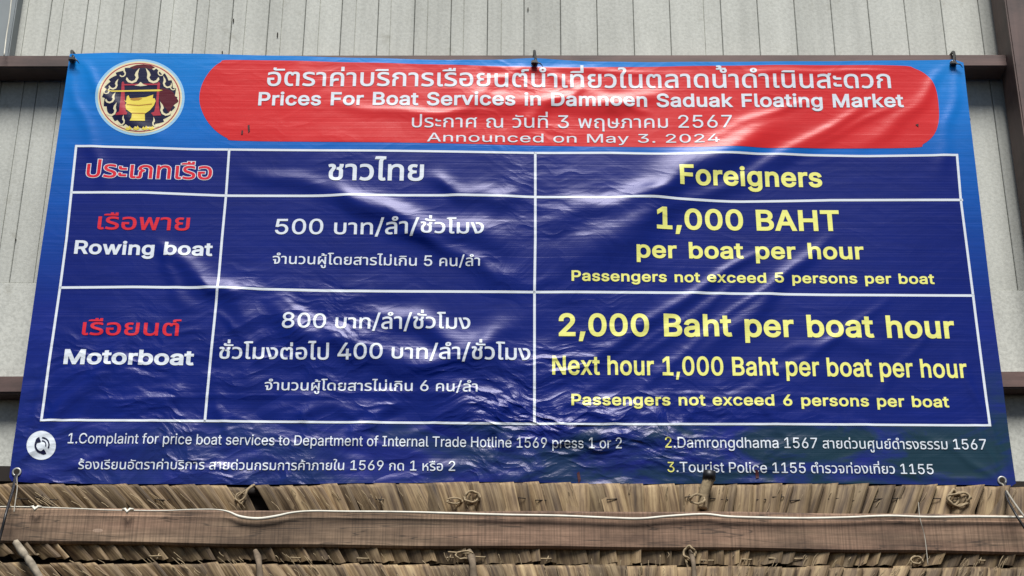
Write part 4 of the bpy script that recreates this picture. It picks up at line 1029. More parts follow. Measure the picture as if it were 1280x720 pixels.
'ย':(412,[[202,-6,168,-5,138,0,113,8,92,19,76,33,64,49,56,68,51,89,49,112,50,131,53,148,59,163,65,174,73,184,82,191,92,196,102,200,112,202,112,205,83,219,73,226,64,235,57,246,52,259,48,273,47,290,48,306,52,321,58,336,67,349,79,361,94,371,113,379,135,383,160,385,195,382,223,374,212,327,192,332,166,334,149,333,134,328,123,321,116,311,111,299,110,285,111,270,115,258,122,248,131,241,141,235,153,231,193,227,206,227,206,182,193,182,167,180,147,175,131,167,120,155,114,138,112,117,113,104,115,92,120,80,126,70,135,61,147,54,162,49,181,45,202,44,224,45,243,49,258,54,270,62,279,71,286,82,290,95,293,110,294,126,294,380,356,380,356,130,352,86,339,51,319,26,289,8,251,-3]]),
'ร':(338,[[163,-7,136,-6,111,-3,87,1,65,7,45,13,28,20,46,70,79,58,120,48,164,44,187,46,208,51,225,58,239,69,247,82,250,98,249,109,246,118,241,126,234,133,225,140,214,147,168,166,140,175,116,185,94,195,75,206,60,219,48,233,40,248,34,267,33,287,34,306,40,323,48,339,61,353,77,365,97,374,121,381,149,386,181,387,203,386,224,384,244,381,262,377,277,371,290,365,290,313,260,324,222,333,179,336,151,335,129,330,113,322,103,312,96,301,94,290,95,280,98,272,103,264,110,257,120,251,133,244,190,222,251,196,268,186,283,174,295,160,304,144,310,125,311,104,310,85,305,67,297,50,286,34,270,20,250,9,226,0,197,-5]]),
'ฤ':(417,[[300,-139,300,69,361,69,361,-139],[135,-7,122,-6,109,-4,97,-1,86,5,77,12,69,21,63,34,59,48,58,66,58,133,60,159,66,180,77,196,90,207,106,216,125,223,126,225,46,254,46,277,48,295,54,313,64,330,79,346,97,360,118,371,143,380,171,385,202,387,230,385,257,381,282,373,304,363,323,349,339,331,352,310,359,285,361,256,361,0,300,0,300,250,296,278,287,300,271,316,251,327,228,333,202,336,175,334,152,328,134,318,120,305,112,290,109,273,188,236,182,202,166,201,151,196,138,190,128,179,122,163,120,141,120,73,121,64,123,56,127,51,132,47,140,44,149,44,163,45,175,48,184,3,158,-5]]),
'ล':(396,[[279,0,279,253,277,280,270,302,258,317,242,328,219,334,190,336,167,335,145,332,124,327,103,320,83,311,64,301,64,359,79,365,97,372,118,378,142,383,168,386,196,387,219,386,240,383,259,379,276,373,291,365,304,355,315,343,324,330,331,314,336,297,339,278,340,257,340,0],[160,-7,122,-4,91,6,66,21,48,43,38,70,34,102,39,137,53,167,76,191,110,209,155,221,212,227,291,232,291,181,221,176,178,172,146,164,123,154,108,141,99,124,96,103,99,84,105,69,116,58,131,49,149,45,171,43,193,45,212,49,221,3,192,-5]]),
'ว':(341,[[132,-7,80,-1,63,3,45,10,26,19,46,67,80,51,94,47,109,45,126,44,157,49,184,61,206,82,222,111,231,148,234,191,231,234,221,270,205,299,182,319,152,332,114,336,69,331,55,327,41,322,29,316,29,368,43,374,58,379,73,383,121,387,160,384,194,376,223,362,246,344,265,321,279,294,289,263,296,229,298,191,293,135,279,86,256,46,224,17,183,-1]]),
'ศ':(435,[[56,0,56,243,60,286,73,321,94,350,124,370,163,383,213,387,238,386,260,383,279,378,297,370,311,359,323,346,338,336,350,323,359,307,365,287,368,266,370,243,370,0,308,0,308,243,305,271,297,294,284,312,265,325,242,333,213,336,184,333,160,325,142,312,129,294,121,271,118,243,118,166,120,165,131,181,144,193,158,201,174,206,195,208,220,209,243,209,243,159,220,159,194,157,173,154,156,147,143,138,133,128,126,116,121,103,119,89,118,74,118,0],[323,327,288,359,300,362,312,367,322,373,331,382,337,392,338,405,399,405,398,391,394,379,388,367,381,357,372,348,361,341,349,335,337,330]]),
'ษ':(444,[[214,-7,179,-5,148,1,122,10,101,24,84,40,72,61,63,84,58,111,56,141,56,380,118,380,118,140,120,110,128,86,141,68,159,55,184,47,214,44,245,47,269,55,288,68,301,86,308,110,311,140,311,380,372,380,372,141,371,111,365,84,357,61,344,40,328,24,307,10,281,1,250,-5],[257,157,239,158,223,161,210,165,200,172,192,179,187,188,183,197,180,207,180,217,182,239,190,257,240,248,237,240,236,228,241,212,245,207,251,205,259,204,417,204,417,157]]),
'ส':(396,[[279,0,279,253,277,280,270,302,258,317,242,328,219,334,190,336,167,335,145,332,124,327,103,320,83,311,64,301,64,359,79,365,97,372,118,378,142,383,168,386,196,387,219,386,240,383,258,379,274,372,287,361,297,348,311,339,323,328,330,313,336,297,339,278,340,257,340,0],[160,-7,122,-4,91,6,66,21,48,43,38,70,34,102,39,137,53,167,76,191,110,209,155,221,212,227,291,232,291,181,221,176,178,172,146,164,123,154,108,141,99,124,96,103,99,84,105,69,116,58,131,49,149,45,171,43,193,45,212,49,221,3,192,-5],[295,327,260,359,272,362,283,367,294,373,303,382,308,392,310,405,370,405,369,391,366,379,360,367,353,357,344,348,333,341,321,335,308,330]]),
'ห':(407,[[62,0,62,380,123,380,123,216,126,216,284,380,356,380,356,378,123,143,123,0],[298,0,298,134,295,159,286,180,273,198,252,210,225,218,190,221,226,266,254,264,278,259,299,250,317,238,332,223,344,205,352,185,358,161,359,135,359,0]]),
'อ':(398,[[191,-7,145,-3,108,10,79,32,58,63,46,104,42,155,43,186,45,218,191,218,191,169,103,169,103,155,104,128,108,106,113,87,121,72,130,61,142,53,156,47,171,44,189,43,209,44,227,48,243,55,258,65,269,79,279,98,286,122,290,151,291,187,290,219,286,247,280,271,271,291,259,307,244,320,225,329,202,334,175,336,132,332,92,321,54,302,54,360,88,373,132,383,183,387,221,384,254,376,282,362,305,344,323,321,337,293,347,261,352,226,354,187,353,148,347,114,338,83,326,56,308,34,287,16,260,3,228,-4]]),
'ะ':(234,[[106,239,88,240,73,242,60,247,49,254,41,261,35,269,30,279,28,288,27,298,30,320,38,338,90,330,87,320,85,308,90,293,94,290,100,288,108,287,207,287,207,239],[106,44,88,45,73,48,60,53,49,59,41,67,35,75,30,84,28,94,27,104,30,126,38,144,90,136,87,126,85,114,90,99,94,96,100,94,108,93,207,93,207,44]]),
'ั':(0,[[-150,440,-168,441,-183,444,-196,449,-207,455,-215,462,-222,470,-226,479,-229,488,-230,498,-226,520,-218,540,-166,531,-169,522,-171,510,-170,504,-168,499,-165,494,-161,490,-154,488,-146,488,29,488,29,440]]),
'า':(281,[[164,0,164,270,162,290,157,307,148,320,135,329,118,334,96,336,79,335,64,333,49,329,7,311,7,366,46,380,65,384,85,386,107,387,130,386,151,382,170,377,186,368,200,357,211,342,219,325,224,303,225,279,225,0]]),
'ำ':(281,[[164,0,164,270,162,290,157,307,148,320,135,329,118,334,96,336,79,335,64,333,49,329,7,311,7,366,46,380,65,384,85,386,107,387,130,386,151,382,170,377,186,368,200,357,211,342,219,325,224,303,225,279,225,0],[-111,424,-132,426,-151,431,-166,440,-177,452,-184,468,-186,486,-184,505,-177,520,-166,533,-151,541,-132,547,-111,549,-89,547,-71,541,-55,533,-44,520,-37,505,-35,486,-37,468,-44,452,-55,440,-71,431,-89,426],[-111,456,-101,457,-92,460,-86,465,-81,471,-78,478,-77,486,-78,495,-81,502,-86,508,-92,512,-101,515,-111,516,-121,515,-129,512,-136,508,-140,502,-143,495,-144,486,-143,478,-140,471,-136,465,-129,460,-121,457]]),
'ิ':(0,[[-356,440,-356,467,-306,490,-62,490,-62,440]]),
'ี':(0,[[-356,440,-356,467,-306,490,-62,490,-62,440],[-119,467,-119,546,-61,546,-61,467]]),
'ื':(0,[[-356,440,-356,467,-306,490,-62,490,-62,440],[-214,467,-214,546,-162,546,-162,467],[-112,467,-112,546,-62,546,-62,467]]),
'ู':(0,[[-152,-184,-179,-182,-202,-176,-219,-166,-232,-153,-240,-136,-243,-116,-243,-104,-243,-97,-245,-92,-249,-90,-265,-90,-269,-49,-250,-45,-236,-44,-221,-46,-209,-49,-200,-55,-194,-64,-191,-74,-189,-87,-189,-110,-188,-119,-186,-126,-181,-132,-174,-137,-165,-140,-153,-141,-140,-140,-131,-137,-124,-132,-119,-126,-117,-119,-116,-110,-116,-46,-62,-46,-62,-114,-64,-135,-72,-152,-85,-166,-102,-176,-125,-182]]),
'เ':(204,[[142,-7,130,-6,118,-4,106,-1,95,5,86,12,78,21,72,34,68,48,67,66,67,380,128,380,128,74,129,64,131,56,135,51,141,47,148,44,157,44,171,45,184,49,192,3,166,-5]]),
'โ':(213,[[76,311,76,447,74,472,67,492,57,506,42,516,25,522,6,524,6,551,58,573,243,573,243,524,102,524,101,521,111,513,120,503,127,490,133,474,137,456,138,435,138,311],[152,-7,140,-6,128,-4,116,-1,105,5,95,12,87,21,81,34,78,48,76,66,76,380,138,380,138,74,139,64,141,56,145,51,150,47,158,44,167,44,180,45,193,49,202,3,176,-5]]),
'ใ':(200,[[136,-7,123,-6,111,-4,99,-1,88,5,79,12,71,21,65,34,61,48,60,66,60,337,63,369,75,393,97,422,123,458,127,467,130,477,131,488,130,501,126,511,119,518,109,524,97,527,82,528,68,528,55,526,43,522,13,510,13,562,43,573,89,578,118,576,143,569,163,558,179,542,188,521,191,495,190,477,187,461,181,447,157,409,137,384,125,363,121,336,121,74,122,64,124,56,128,51,134,47,141,44,150,44,164,45,177,49,185,3,160,-5]]),
'ไ':(211,[[76,311,76,435,81,477,94,504,112,521,112,524,-9,524,7,573,202,573,202,524,186,522,171,517,157,508,147,493,140,473,138,447,138,311],[152,-7,140,-6,128,-4,116,-1,105,5,95,12,87,21,81,34,78,48,76,66,76,380,138,380,138,74,139,64,141,56,145,51,150,47,158,44,167,44,180,45,193,49,202,3,176,-5]]),
'่':(0,[[-123,440,-123,587,-62,587,-62,440]]),
'้':(0,[[-255,440,-255,471,-227,479,-202,493,-197,499,-194,506,-193,514,-198,528,-202,531,-208,533,-214,534,-229,531,-241,526,-255,564,-246,571,-235,576,-224,579,-197,583,-180,581,-165,576,-154,567,-145,556,-140,543,-138,528,-139,516,-142,505,-148,495,-155,486,-163,478,-171,472,-178,489,-40,489,-40,440]]),
'์':(0,[[-175,420,-183,440,-187,464,-186,473,-184,483,-180,491,-175,499,-168,506,-158,512,-146,517,-131,520,-114,521,-19,521,-19,473,-98,473,-106,472,-114,471,-120,468,-125,463,-127,458,-128,450,-127,440,-122,429]]),
}
TH, LA = 387, 509
letter('อัตราค่าบริการเรือยนต์นำเที่ยวในตลาดน้ำดำเนินสะดวก', 334, 109.5, 1113, 112.5, TH, 17, 'white', 9, label='white Thai heading', single=True)
letter('Prices For Boat Services in Damnoen Saduak Floating Market', 323, 133.5, 1129, 136, LA, 15.5, 'white', 24, 250, 14, label='white English heading', single=True)
letter('ประกาศ ณ วันที่ 3 พฤษภาคม 2567', 515, 162.3, 915, 161.5, TH, 12, 'white', 2, 210, label='thin white Thai date line')
letter('Announced on May 3. 2024', 534, 180, 899, 180.5, LA, 10.8, 'white', 3, 230, 8, label='thin white English date line')
letter('ประเภทเรือ', 108, 222.5, 265, 225.5, TH, 16, 'redtext', 10, outline=('white', 20), label='red Thai column title outlined in white', single=True)
letter('ชาวไทย', 410, 227.6, 530, 228.6, TH, 19.5, 'white', 14, label='white Thai column title', single=True)
letter('Foreigners', 849, 233, 1028, 234, LA, 22, 'yellow', 27, track=16, label='yellow column title', single=True)
letter('เรือพาย', 122, 287.5, 237, 289, TH, 15.5, 'redtext', 10, label='red Thai row title over the rowing boat row', single=True)
letter('Rowing boat', 93, 318, 266, 321, LA, 15.5, 'white', 28, 230, 14, label='white row title of the rowing boat row', single=True)
letter('500 บาท/ลำ/ชั่วโมง', 344, 294.5, 605, 296, LA, 18.4, 'white', 10, 200, label='white Thai rowing boat price', single=True)
letter('จำนวนผู้โดยสารไม่เกิน 5 คน/ลำ', 341, 331.5, 600, 335.5, TH, 9.6, 'white', 7, 190, label='small white Thai line for five passengers')
letter('1,000 BAHT', 820, 288, 1050, 288.8, LA, 24, 'yellow', 26, 220, 14, label='yellow rowing boat price', single=True)
letter('per boat per hour', 795, 324.3, 1080, 324.5, LA, 19, 'yellow', 26, 290, 16, label='yellow rowing boat price unit', single=True)
letter('Passengers not exceed 5 persons per boat', 714, 354, 1168, 355.5, LA, 11.8, 'yellow', 24, 260, 20, label='small yellow line for five passengers')
letter('เรือยนต์', 103, 420, 226, 421.5, TH, 15.5, 'redtext', 10, label='red Thai row title over the motorboat row', single=True)
letter('Motorboat', 80, 456, 243, 458, LA, 17, 'white', 32, 200, 8, label='white row title of the motorboat row', single=True)
letter('800 บาท/ลำ/ชั่วโมง', 353, 412.5, 588, 413.5, LA, 18.7, 'white', 10, 190, label='white Thai motorboat price', single=True)
letter('ชั่วโมงต่อไป 400 บาท/ลำ/ชั่วโมง', 274, 450, 663, 452, LA, 18.7, 'white', 11, 170, label='white Thai price for the next hour', single=True)
letter('จำนวนผู้โดยสารไม่เกิน 6 คน/ลำ', 331, 489, 597, 491, TH, 9.8, 'white', 7, 190, label='small white Thai line for six passengers')
letter('2,000 Baht per boat hour', 698, 421.5, 1194, 422.8, LA, 26, 'yellow', 26, 250, 14, label='yellow motorboat price', single=True)
letter('Next hour 1,000 Baht per boat per hour', 690, 469.5, 1209, 472.8, LA, 22, 'yellow', 20, 200, 12, label='yellow price for the next hour', single=True)
letter('Passengers not exceed 6 persons per boat', 714, 507.5, 1186, 510, LA, 13, 'yellow', 24, 260, 20, label='small yellow line for six passengers')
letter('1.Complaint for price boat services to Department of Internal Trade Hotline 1569 press 1 or 2', 86, 556, 777, 561.5, LA, 12.6, 'white', 3, 190, label='white English complaint hotline line')
letter('ร้องเรียนอัตราค่าบริการ สายด่วนกรมการค้าภายใน 1569 กด 1 หรือ 2', 99, 588, 569, 589.5, LA, 12, 'white', 3, 190, label='white Thai complaint hotline line')
letter('2.Damrongdhama 1567 สายด่วนศูนย์ดำรงธรรม 1567', 831, 561, 1232, 563.5, LA, 12.8, 'white', 3, 180, label='white second hotline line', colors=(1, 'yellow'))
letter('3.Tourist Police 1155 ตำรวจท่องเที่ยว 1155', 834, 591.5, 1166, 594.5, LA, 12.6, 'white', 3, 180, label='white tourist police line', colors=(1, 'yellow'))


# ---------------------------------------------------------------- emblem
def E(pts):
    return [(110 + x / 6.546, 70 + y / 6.546) for x, y in pts]


def ell(cx, cy, rx, ry, n=48, ph=0.0):
    return [(cx + rx * math.cos(2 * math.pi * i / n + ph), cy + ry * math.sin(2 * math.pi * i / n + ph)) for i in range(n)]


eh = print_area('emblem', E(ell(430, 353, 366, 312, 56)), 1, 'halo', grid=0.012, label='round emblem: gold bowl between red posts, ringed by flame scrolls on dark blue')
E_R = [(1.5, 'cream', ell(430, 353, 345, 294, 56), 'ring'), (2, 'rose', ell(430, 353, 331, 281, 56), 'ring'), (2.4, 'cream', ell(430, 354, 322, 273, 56), 'ring')]
for lay, mt, pts, nm in E_R:
    print_area(nm, E(pts), lay, mt, eh, grid=0.009)
# wavy-edged dark field
field = []
for i in range(180):
    a = 2 * math.pi * i / 180
    saw = (i * 22 / 180.0) % 1.0
    k = 1.0 - 0.085 * saw
    field.append((430 + 308 * k * math.cos(a), 352 + 262 * k * math.sin(a)))
print_area('dark_field', E(field), 2.8, 'ink', eh, grid=0.009)
print_area('maroon_flame', E([(600, 285), (660, 290), (700, 310), (722, 350), (745, 385), (715, 410), (690, 440), (672, 480), (640, 440), (610, 410), (590, 350)]), 3.2, 'maroon', eh, curved=True)
print_area('maroon_flame', E([(350, 108), (400, 90), (460, 84), (520, 92), (555, 108), (520, 125), (480, 112), (420, 112), (380, 124)]), 3.2, 'maroon', eh)


def flame(cx, cy, s, ang, flip=1):
    """A curled flame scroll: a thick hook with a pointed tip."""
    base = [(-55, 30), (-38, 50), (-5, 59), (30, 45), (47, 14), (43, -18), (56, -66), (26, -34), (16, -8), (27, 10), (16, 32), (-8, 42), (-30, 33), (-44, 12), (-52, 12)]
    c, sn = math.cos(math.radians(ang)), math.sin(math.radians(ang))
    return [(cx + s * (flip * x * c - y * sn), cy + s * (flip * x * sn + y * c)) for x, y in base]


flames = [(372, 180, 1.0, 0, 1), (535, 180, 1.0, 0, -1), (215, 248, 0.72, 0, 1), (190, 360, 0.75, 0, 1), (200, 455, 0.85, -5, 1), (655, 235, 0.75, 10, -1), (640, 450, 0.9, 5, -1), (280, 545, 0.6, -20, 1), (560, 560, 0.6, 20, -1), (160, 300, 0.5, 0, 1), (290, 155, 0.55, -20, 1), (600, 150, 0.5, 20, -1), (700, 270, 0.45, 20, -1)]
for f in flames:
    print_area('flame_scroll', E(flame(*f)), 3.6, 'cream', eh, grid=0.02)
for x in (335, 400, 470, 520):
    print_area('flame_tip', E([(x - 26, 612), (x - 10, 592), (x, 604), (x + 12, 586), (x + 30, 610), (x, 622)]), 3.6, 'gold', eh, grid=0.03)
print_area('finial', E([(385, 256), (415, 248), (437, 228), (460, 248), (492, 256), (437, 263)]), 3.8, 'cream', eh)
print_area('frame_bar', E([(290, 244), (590, 240), (590, 252), (290, 256)]), 3.6, 'rose', eh)
print_area('balance_pole', E([(150, 292), (200, 298), (420, 293), (590, 289), (618, 296), (590, 304), (420, 306), (200, 308)]), 4.2, 'gold', eh)
print_area('red_post', E([(282, 235), (292, 222), (303, 235), (306, 330), (316, 470), (330, 480), (322, 496), (232, 498), (238, 482), (262, 470), (276, 330)]), 3.9, 'rose', eh)
print_area('red_post', E([(574, 240), (584, 226), (596, 240), (588, 330), (584, 400), (592, 470), (604, 500), (540, 502), (520, 480), (548, 470), (562, 400), (568, 330)]), 3.9, 'rose', eh)
print_area('gold_bowl', E([(300, 378), (318, 384), (324, 345), (338, 336), (348, 362), (440, 356), (480, 352), (540, 332), (536, 362), (552, 362), (560, 384), (545, 420), (515, 456), (490, 474), (470, 486), (472, 546), (348, 546), (362, 520), (366, 486), (345, 472), (318, 452), (312, 420), (322, 398)]), 4.4, 'gold', eh)
print_area('bowl_dark_line', E([(322, 408), (420, 416), (530, 404), (528, 412), (420, 424), (324, 416)]), 4.9, 'golddark', eh)  # dark gold line printed across the bowl
print_area('bowl_rim', E([(352, 374), (380, 380), (420, 378), (452, 364), (440, 360), (400, 358), (356, 362)]), 4.9, 'golddark', eh)
print_area('bowl_band', E([(366, 480), (470, 480), (470, 488), (366, 488)]), 4.9, 'golddark', eh)

# telephone icon
pi_ = print_area('phone_icon', ell(53, 558.5, 18.3, 18, 40), 1.5, 'white', grid=0.006, label='white disc with a dark telephone handset and ringing arcs')


def PH(pts):
    return [(x / 2.977, 520 + y / 2.977) for x, y in pts]


hs = []
for i in range(25):
    a_ = math.radians(108 + 190 * i / 24)
    wd = 3.6 + 4.6 * (1 / (1 + math.exp(-(abs(i - 12) - 8.0) * 1.6)))
    hs.append((a_, wd))
print_area('handset', PH([(162 + 27 * math.cos(a_) + (w_ - 2) * math.cos(a_), 116 - 27 * math.sin(a_) - (w_ - 2) * math.sin(a_)) for a_, w_ in hs] + [(162 + 27 * math.cos(a_) - w_ * 1.5 * math.cos(a_), 116 - 27 * math.sin(a_) + w_ * 1.5 * math.sin(a_)) for a_, w_ in hs[::-1]]), 3.5, 'ink', pi_, grid=0.006)


def arc(cx, cy, r0, r1, a0, a1):
    A = [math.radians(a0 + (a1 - a0) * i / 10) for i in range(11)]
    return [(cx + r1 * math.cos(a), cy - r1 * math.sin(a)) for a in A] + [(cx + r0 * math.cos(a), cy - r0 * math.sin(a)) for a in A[::-1]]


print_area('ringing_arc', PH(arc(162, 112, 12, 16, -25, 95)), 3.5, 'ink', pi_, grid=0.006)
print_area('ringing_arc', PH(arc(162, 112, 23, 28, -30, 90)), 3.5, 'ink', pi_, grid=0.006)
# small stains
for pts in ([(310, 159), (312.5, 158), (313, 166), (311, 168)], [(302.5, 165), (304.5, 165), (304, 170), (302, 170)], [(721, 592), (724, 590), (726, 600), (723, 605)], [(943, 588), (947, 590), (948, 599), (944, 600)], [(1143, 158), (1147, 157), (1147, 161)], [(632, 128), (634, 128), (634, 132)]):
    print_area('stain', pts, 3.5, 'grime', grid=0.02)

# eyelets
for ex, ey in ((22.5, 592), (1250.5, 603), (92, 77), (668, 81), (1190, 82)):
    c = at(ex, ey)
    h = float(height(np.array([c[0]]), np.array([c[2] - ZC]))[0])
    bm = bmesh.new()
    R, r = (0.0112, 0.0036) if ey > 300 else (0.0085, 0.003)
    n, k = 20, 6
    grid_v = [[bm.verts.new(((R + r * math.cos(2 * math.pi * j / k)) * math.cos(2 * math.pi * i / n), r * 0.6 * math.sin(2 * math.pi * j / k), (R + r * math.cos(2 * math.pi * j / k)) * math.sin(2 * math.pi * i / n))) for j in range(k)] for i in range(n)]
    for i in range(n):
        for j in range(k):
            bm.faces.new((grid_v[i][j], grid_v[(i + 1) % n][j], grid_v[(i + 1) % n][(j + 1) % k], grid_v[i][(j + 1) % k]))
    e = bm_object('eyelet', bm, MAT['eyelet'], banner, (c[0], -h - 0.002, c[2]), True)
    bm = bmesh.new()
    bmesh.ops.create_circle(bm, cap_ends=True, segments=20, radius=R)
    bmesh.ops.rotate(bm, matrix=Matrix.Rotation(math.pi / 2, 3, 'X'), verts=bm.verts)
    bm_object('eyelet_hole', bm, MAT['dark'], e, (c[0], -h - 0.0030, c[2]))

# cable ties at the top edge
tie_labels = ['black tie knotted through the banner\'s top left corner', 'black tie at the middle of the banner\'s top edge', 'black tie on the banner\'s top right corner beside the post']
for (tx, ty), lb, long in zip(((90.5, 77), (668, 81), (1191, 82)), tie_labels, (0, 1, 1)):
    c = at(tx, ty, -0.014)
    t = empty('banner_tie', tuple(c), lb, 'tie', 'black ties along the banner top')
    top = at(tx, ty - (16 if long else 12), 0.085)
    tube_obj('loop', [c + (0.0, 0.012, 0), c + (0.004, -0.006, 0.012), (c + top) / 2 + (0.002, -0.014, 0), top + (0, -0.006, 0.0), top + (0.0, 0.05, 0.012)], 0.0048, MAT['black'], t, 8)
    bm = box_bm(0.022, 0.016, 0.014, 0.003, 2)
    bm_object('knot', bm, MAT['black'], t, tuple(c + (0.0, -0.008, 0.004)))
    tube_obj('tail', [c + (0.004, -0.012, 0.0), c + (0.018, -0.016, -0.004), c + (0.028, -0.014, -0.016)], [0.0035, 0.001], MAT['black'], t, 6)

# rope and wires at the lower corners
c = at(22.5, 592, -0.02)
tag(tube_obj('black_rope', [c + (0, 0.02, 0), c + (-0.002, -0.012, -0.01), at(16, 612, -0.17), at(8, 640, -0.262), at(1, 668, -0.268), at(-8, 700, -0.275)], 0.0042, MAT['black'], None, 8),
    'black rope from the banner\'s bottom left eyelet down over the timber beam', 'rope')
tag(tube_obj('thin_cord', [c + (0.004, 0.02, 0), c + (0.002, -0.012, -0.012), at(21.5, 610, -0.15), at(19, 628, -0.22), at(17.5, 640, -0.25)], 0.0016, MAT['wire'], None, 6),
    'thin pale cord hanging beside the black rope at bottom left', 'cord')
c = at(1250.5, 603, -0.02)
tag(tube_obj('cord', [c + (0, 0.02, 0), c + (0.002, -0.012, -0.01), at(1262, 620, -0.18), at(1276, 640, -0.26), at(1292, 660, -0.28)], 0.003, MAT['wire'], None, 8),
    'grey cord from the bottom right eyelet going down to the right', 'cord')
tag(tube_obj('black_strap', [c + (-0.01, 0.02, 0.004), c + (0.008, -0.014, -0.006), at(1258, 620, -0.17), at(1268, 640, -0.265), at(1282, 662, -0.28)], 0.0036, MAT['black'], None, 6),
    'black strap pulled tight at the banner\'s bottom right eyelet', 'strap')

# ---------------------------------------------------------------- thatch
thatch = empty('thatch_eave', (0, -0.2, ZC - 0.95), 'rows of folded dry palm leaf thatch under the banner, above and below the timber beam', 'thatch')


def leaf_mesh(w, L, lean, bulge, notch):
    """One folded leaf blade hanging from its batten: rounded fold on top, slanting fibres, a raised edge."""
    rows = [(0.018, -0.006), (0.008, 0.003), (-0.004, 0.0), (-0.010, -0.012), (-0.012, -L * 0.5), (-0.006 - bulge, -L + notch), ]
    V, UV = [], []
    nc = 4
    for k, (y, z) in enumerate(rows):
        v = min(1.0, max(0.0, -z / L))
        for j in range(nc):
            u = j / (nc - 1)
            x = (u - 0.5) * w + lean * v * L
            yy = y - (0.022 * u ** 1.5 + 0.004 * math.sin(u * math.pi)) * (1 if k > 1 else 0.4)
            zz = z - (0.003 * math.sin(u * 7 + bulge * 900) if k == len(rows) - 1 else 0) - (0.002 * u if k < 3 else 0)
            V.append((x, yy, zz))
            UV.append((u, k * 0.22))
    Fc = []
    for k in range(len(rows) - 1):
        for j in range(nc - 1):
            a = k * nc + j
            Fc.append((a, a + nc, a + nc + 1, a + 1))
    # side lip so that the blade shows an edge
    base = len(V)
    for k in range(len(rows)):
        x, y, z = V[k * nc + nc - 1]
        V.append((x - 0.002, y + 0.022, z))
        UV.append((1.1, k * 0.22))
    for k in range(len(rows) - 1):
        a = k * nc + nc - 1
        Fc.append((a, a + nc, base + k + 1, base + k))
    me = bpy.data.meshes.new('leaf')
    me.from_pydata(V, [], Fc)
    uvl = me.uv_layers.new(name='UVMap')
    for lp in me.loops:
        uvl.data[lp.index].uv = UV[lp.vertex_index]
    me.materials.append(MAT['leaf'])
    me.polygons.foreach_set('use_smooth', [True] * len(me.polygons))
    me.update()
    return me


LEAVES = {}


def leaf(x, y, z, w, L, lean, tilt=0.0):
    key = (round(w / 0.006), round(L / 0.02), round(lean / 0.12), random.randrange(3))
    if key not in LEAVES:
        LEAVES[key] = leaf_mesh(key[0] * 0.006, key[1] * 0.02, key[2] * 0.12, random.uniform(0.0, 0.008), random.uniform(0, 0.004))
    o = bpy.data.objects.new('leaf', LEAVES[key])
    COL.objects.link(o)
    o.parent = thatch
    o.location = Vector((x, y, z)) - Vector(thatch.location)
    o.rotation_euler = (random.uniform(-0.10, 0.06), random.uniform(-0.03, 0.03) + tilt, random.uniform(-0.08, 0.30))
    return o


def lean_at(px):
    return float(np.interp(px, [0, 120, 250, 420, 600, 800, 950, 1100, 1280], [1.05, 1.0, 0.75, 0.5, 0.25, 0.03, -0.25, -0.5, -0.3]))


def row(y, py_top, length_px, step, seed, gaps=(), jit=0.002, sgn=1):
    random.seed(seed)
    px = -26.0
    while px < 1306:
        py = np.interp(px, [p[0] for p in py_top], [p[1] for p in py_top])
        w_px = step * random.uniform(0.75, 1.3)
        skip = any(a < px < b for a, b in gaps)
        if not skip:
            p = at(px + w_px / 2, py, y)
            w = w_px * (random.uniform(0.92, 1.14) if px < 420 else random.uniform(1.08, 1.34)) / F_PX * 4.9
            L = length_px / F_PX * 5.0 * random.uniform(0.92, 1.08)
            leaf(p[0], y + random.uniform(-0.003, 0.003), p[2] + random.uniform(-jit, jit), w, L, (lean_at(px) + random.uniform(-0.12, 0.12)) * sgn)
        px += w_px


YA, YBm, YB, YC = -0.10, -0.21, -0.17, -0.22
row(YA, [(-30, 605), (60, 608), (200, 608.5), (300, 609), (450, 607), (560, 603.5), (660, 605), (800, 607.5), (1000, 607), (1280, 610)], 44, 17, 3, gaps=((288, 304),), jit=0.003)
row(YB, [(-30, 674), (400, 679), (800, 683), (1280, 687)], 25, 19, 5, jit=0.003)
row(YC, [(-30, 705), (300, 706.5), (800, 708.5), (1280, 711)], 44, 18, 9, jit=0.003)


def batten(y, pyl, pyr, r, lab=None):
    pts = [at(-60 + 1400 * i / 14, pyl + (pyr - pyl) * i / 14 + random.uniform(-0.5, 0.5), y) for i in range(15)]
    return tube_obj('batten', pts, r, MAT['dark'], thatch, 8, 3)


batten(YA + 0.022, 614, 616, 0.013)
batten(YB + 0.022, 684, 696, 0.012)
batten(YC + 0.020, 712, 718, 0.012)
box('underlay', -2.1, 2.1, YA + 0.036, YA + 0.044, at(640, 672, YA)[2], at(640, 612, YA)[2], MAT['dark'], thatch, 0)  # near-black sheet paints the shade in gaps between the upper leaves
box('underlay', -2.1, 2.1, YB + 0.034, YB + 0.042, at(640, 790, YA)[2], at(640, 676, YA)[2] - 0.004, MAT['dark'], thatch, 0)  # same painted shade behind the two lower leaf rows
# stitching cane over the leaves
random.seed(21)
for (y, pya, pyb, amp, r) in ((YA - 0.030, 622, 624, 1.6, 0.0016), (YB - 0.030, 694, 701, 1.2, 0.0022)):
    bm = bmesh.new()
    px = 0.0
    while px < 1280:
        ln = random.uniform(9, 20)
        if random.random() < (0.55 if px > 640 and y > -0.15 else 0.22):
            py = pya + (pyb - pya) * px / 1280 + random.uniform(-amp, amp) * 1.5
            P = [at(px, py, y + 0.012), at(px + 1.5, py, y), at(px + ln - 1.5, py + random.uniform(-1, 1), y), at(px + ln, py, y + 0.012)]
            tube(bm, P, r, 5)
            if random.random() < 0.5:
                q = px + ln * random.uniform(0.3, 0.7)
                tube(bm, [at(q + 2, py - 3.5, y + 0.004), at(q - 1, py + 4, y - 0.001)], r * 0.8, 5)
        px += ln + random.uniform(3, 14)
    o = bm_object('stitching', bm, MAT['dark'] if y > -0.15 else MAT['rope'], thatch, (0, 0, 0), True)
    o['kind'] = 'stuff'
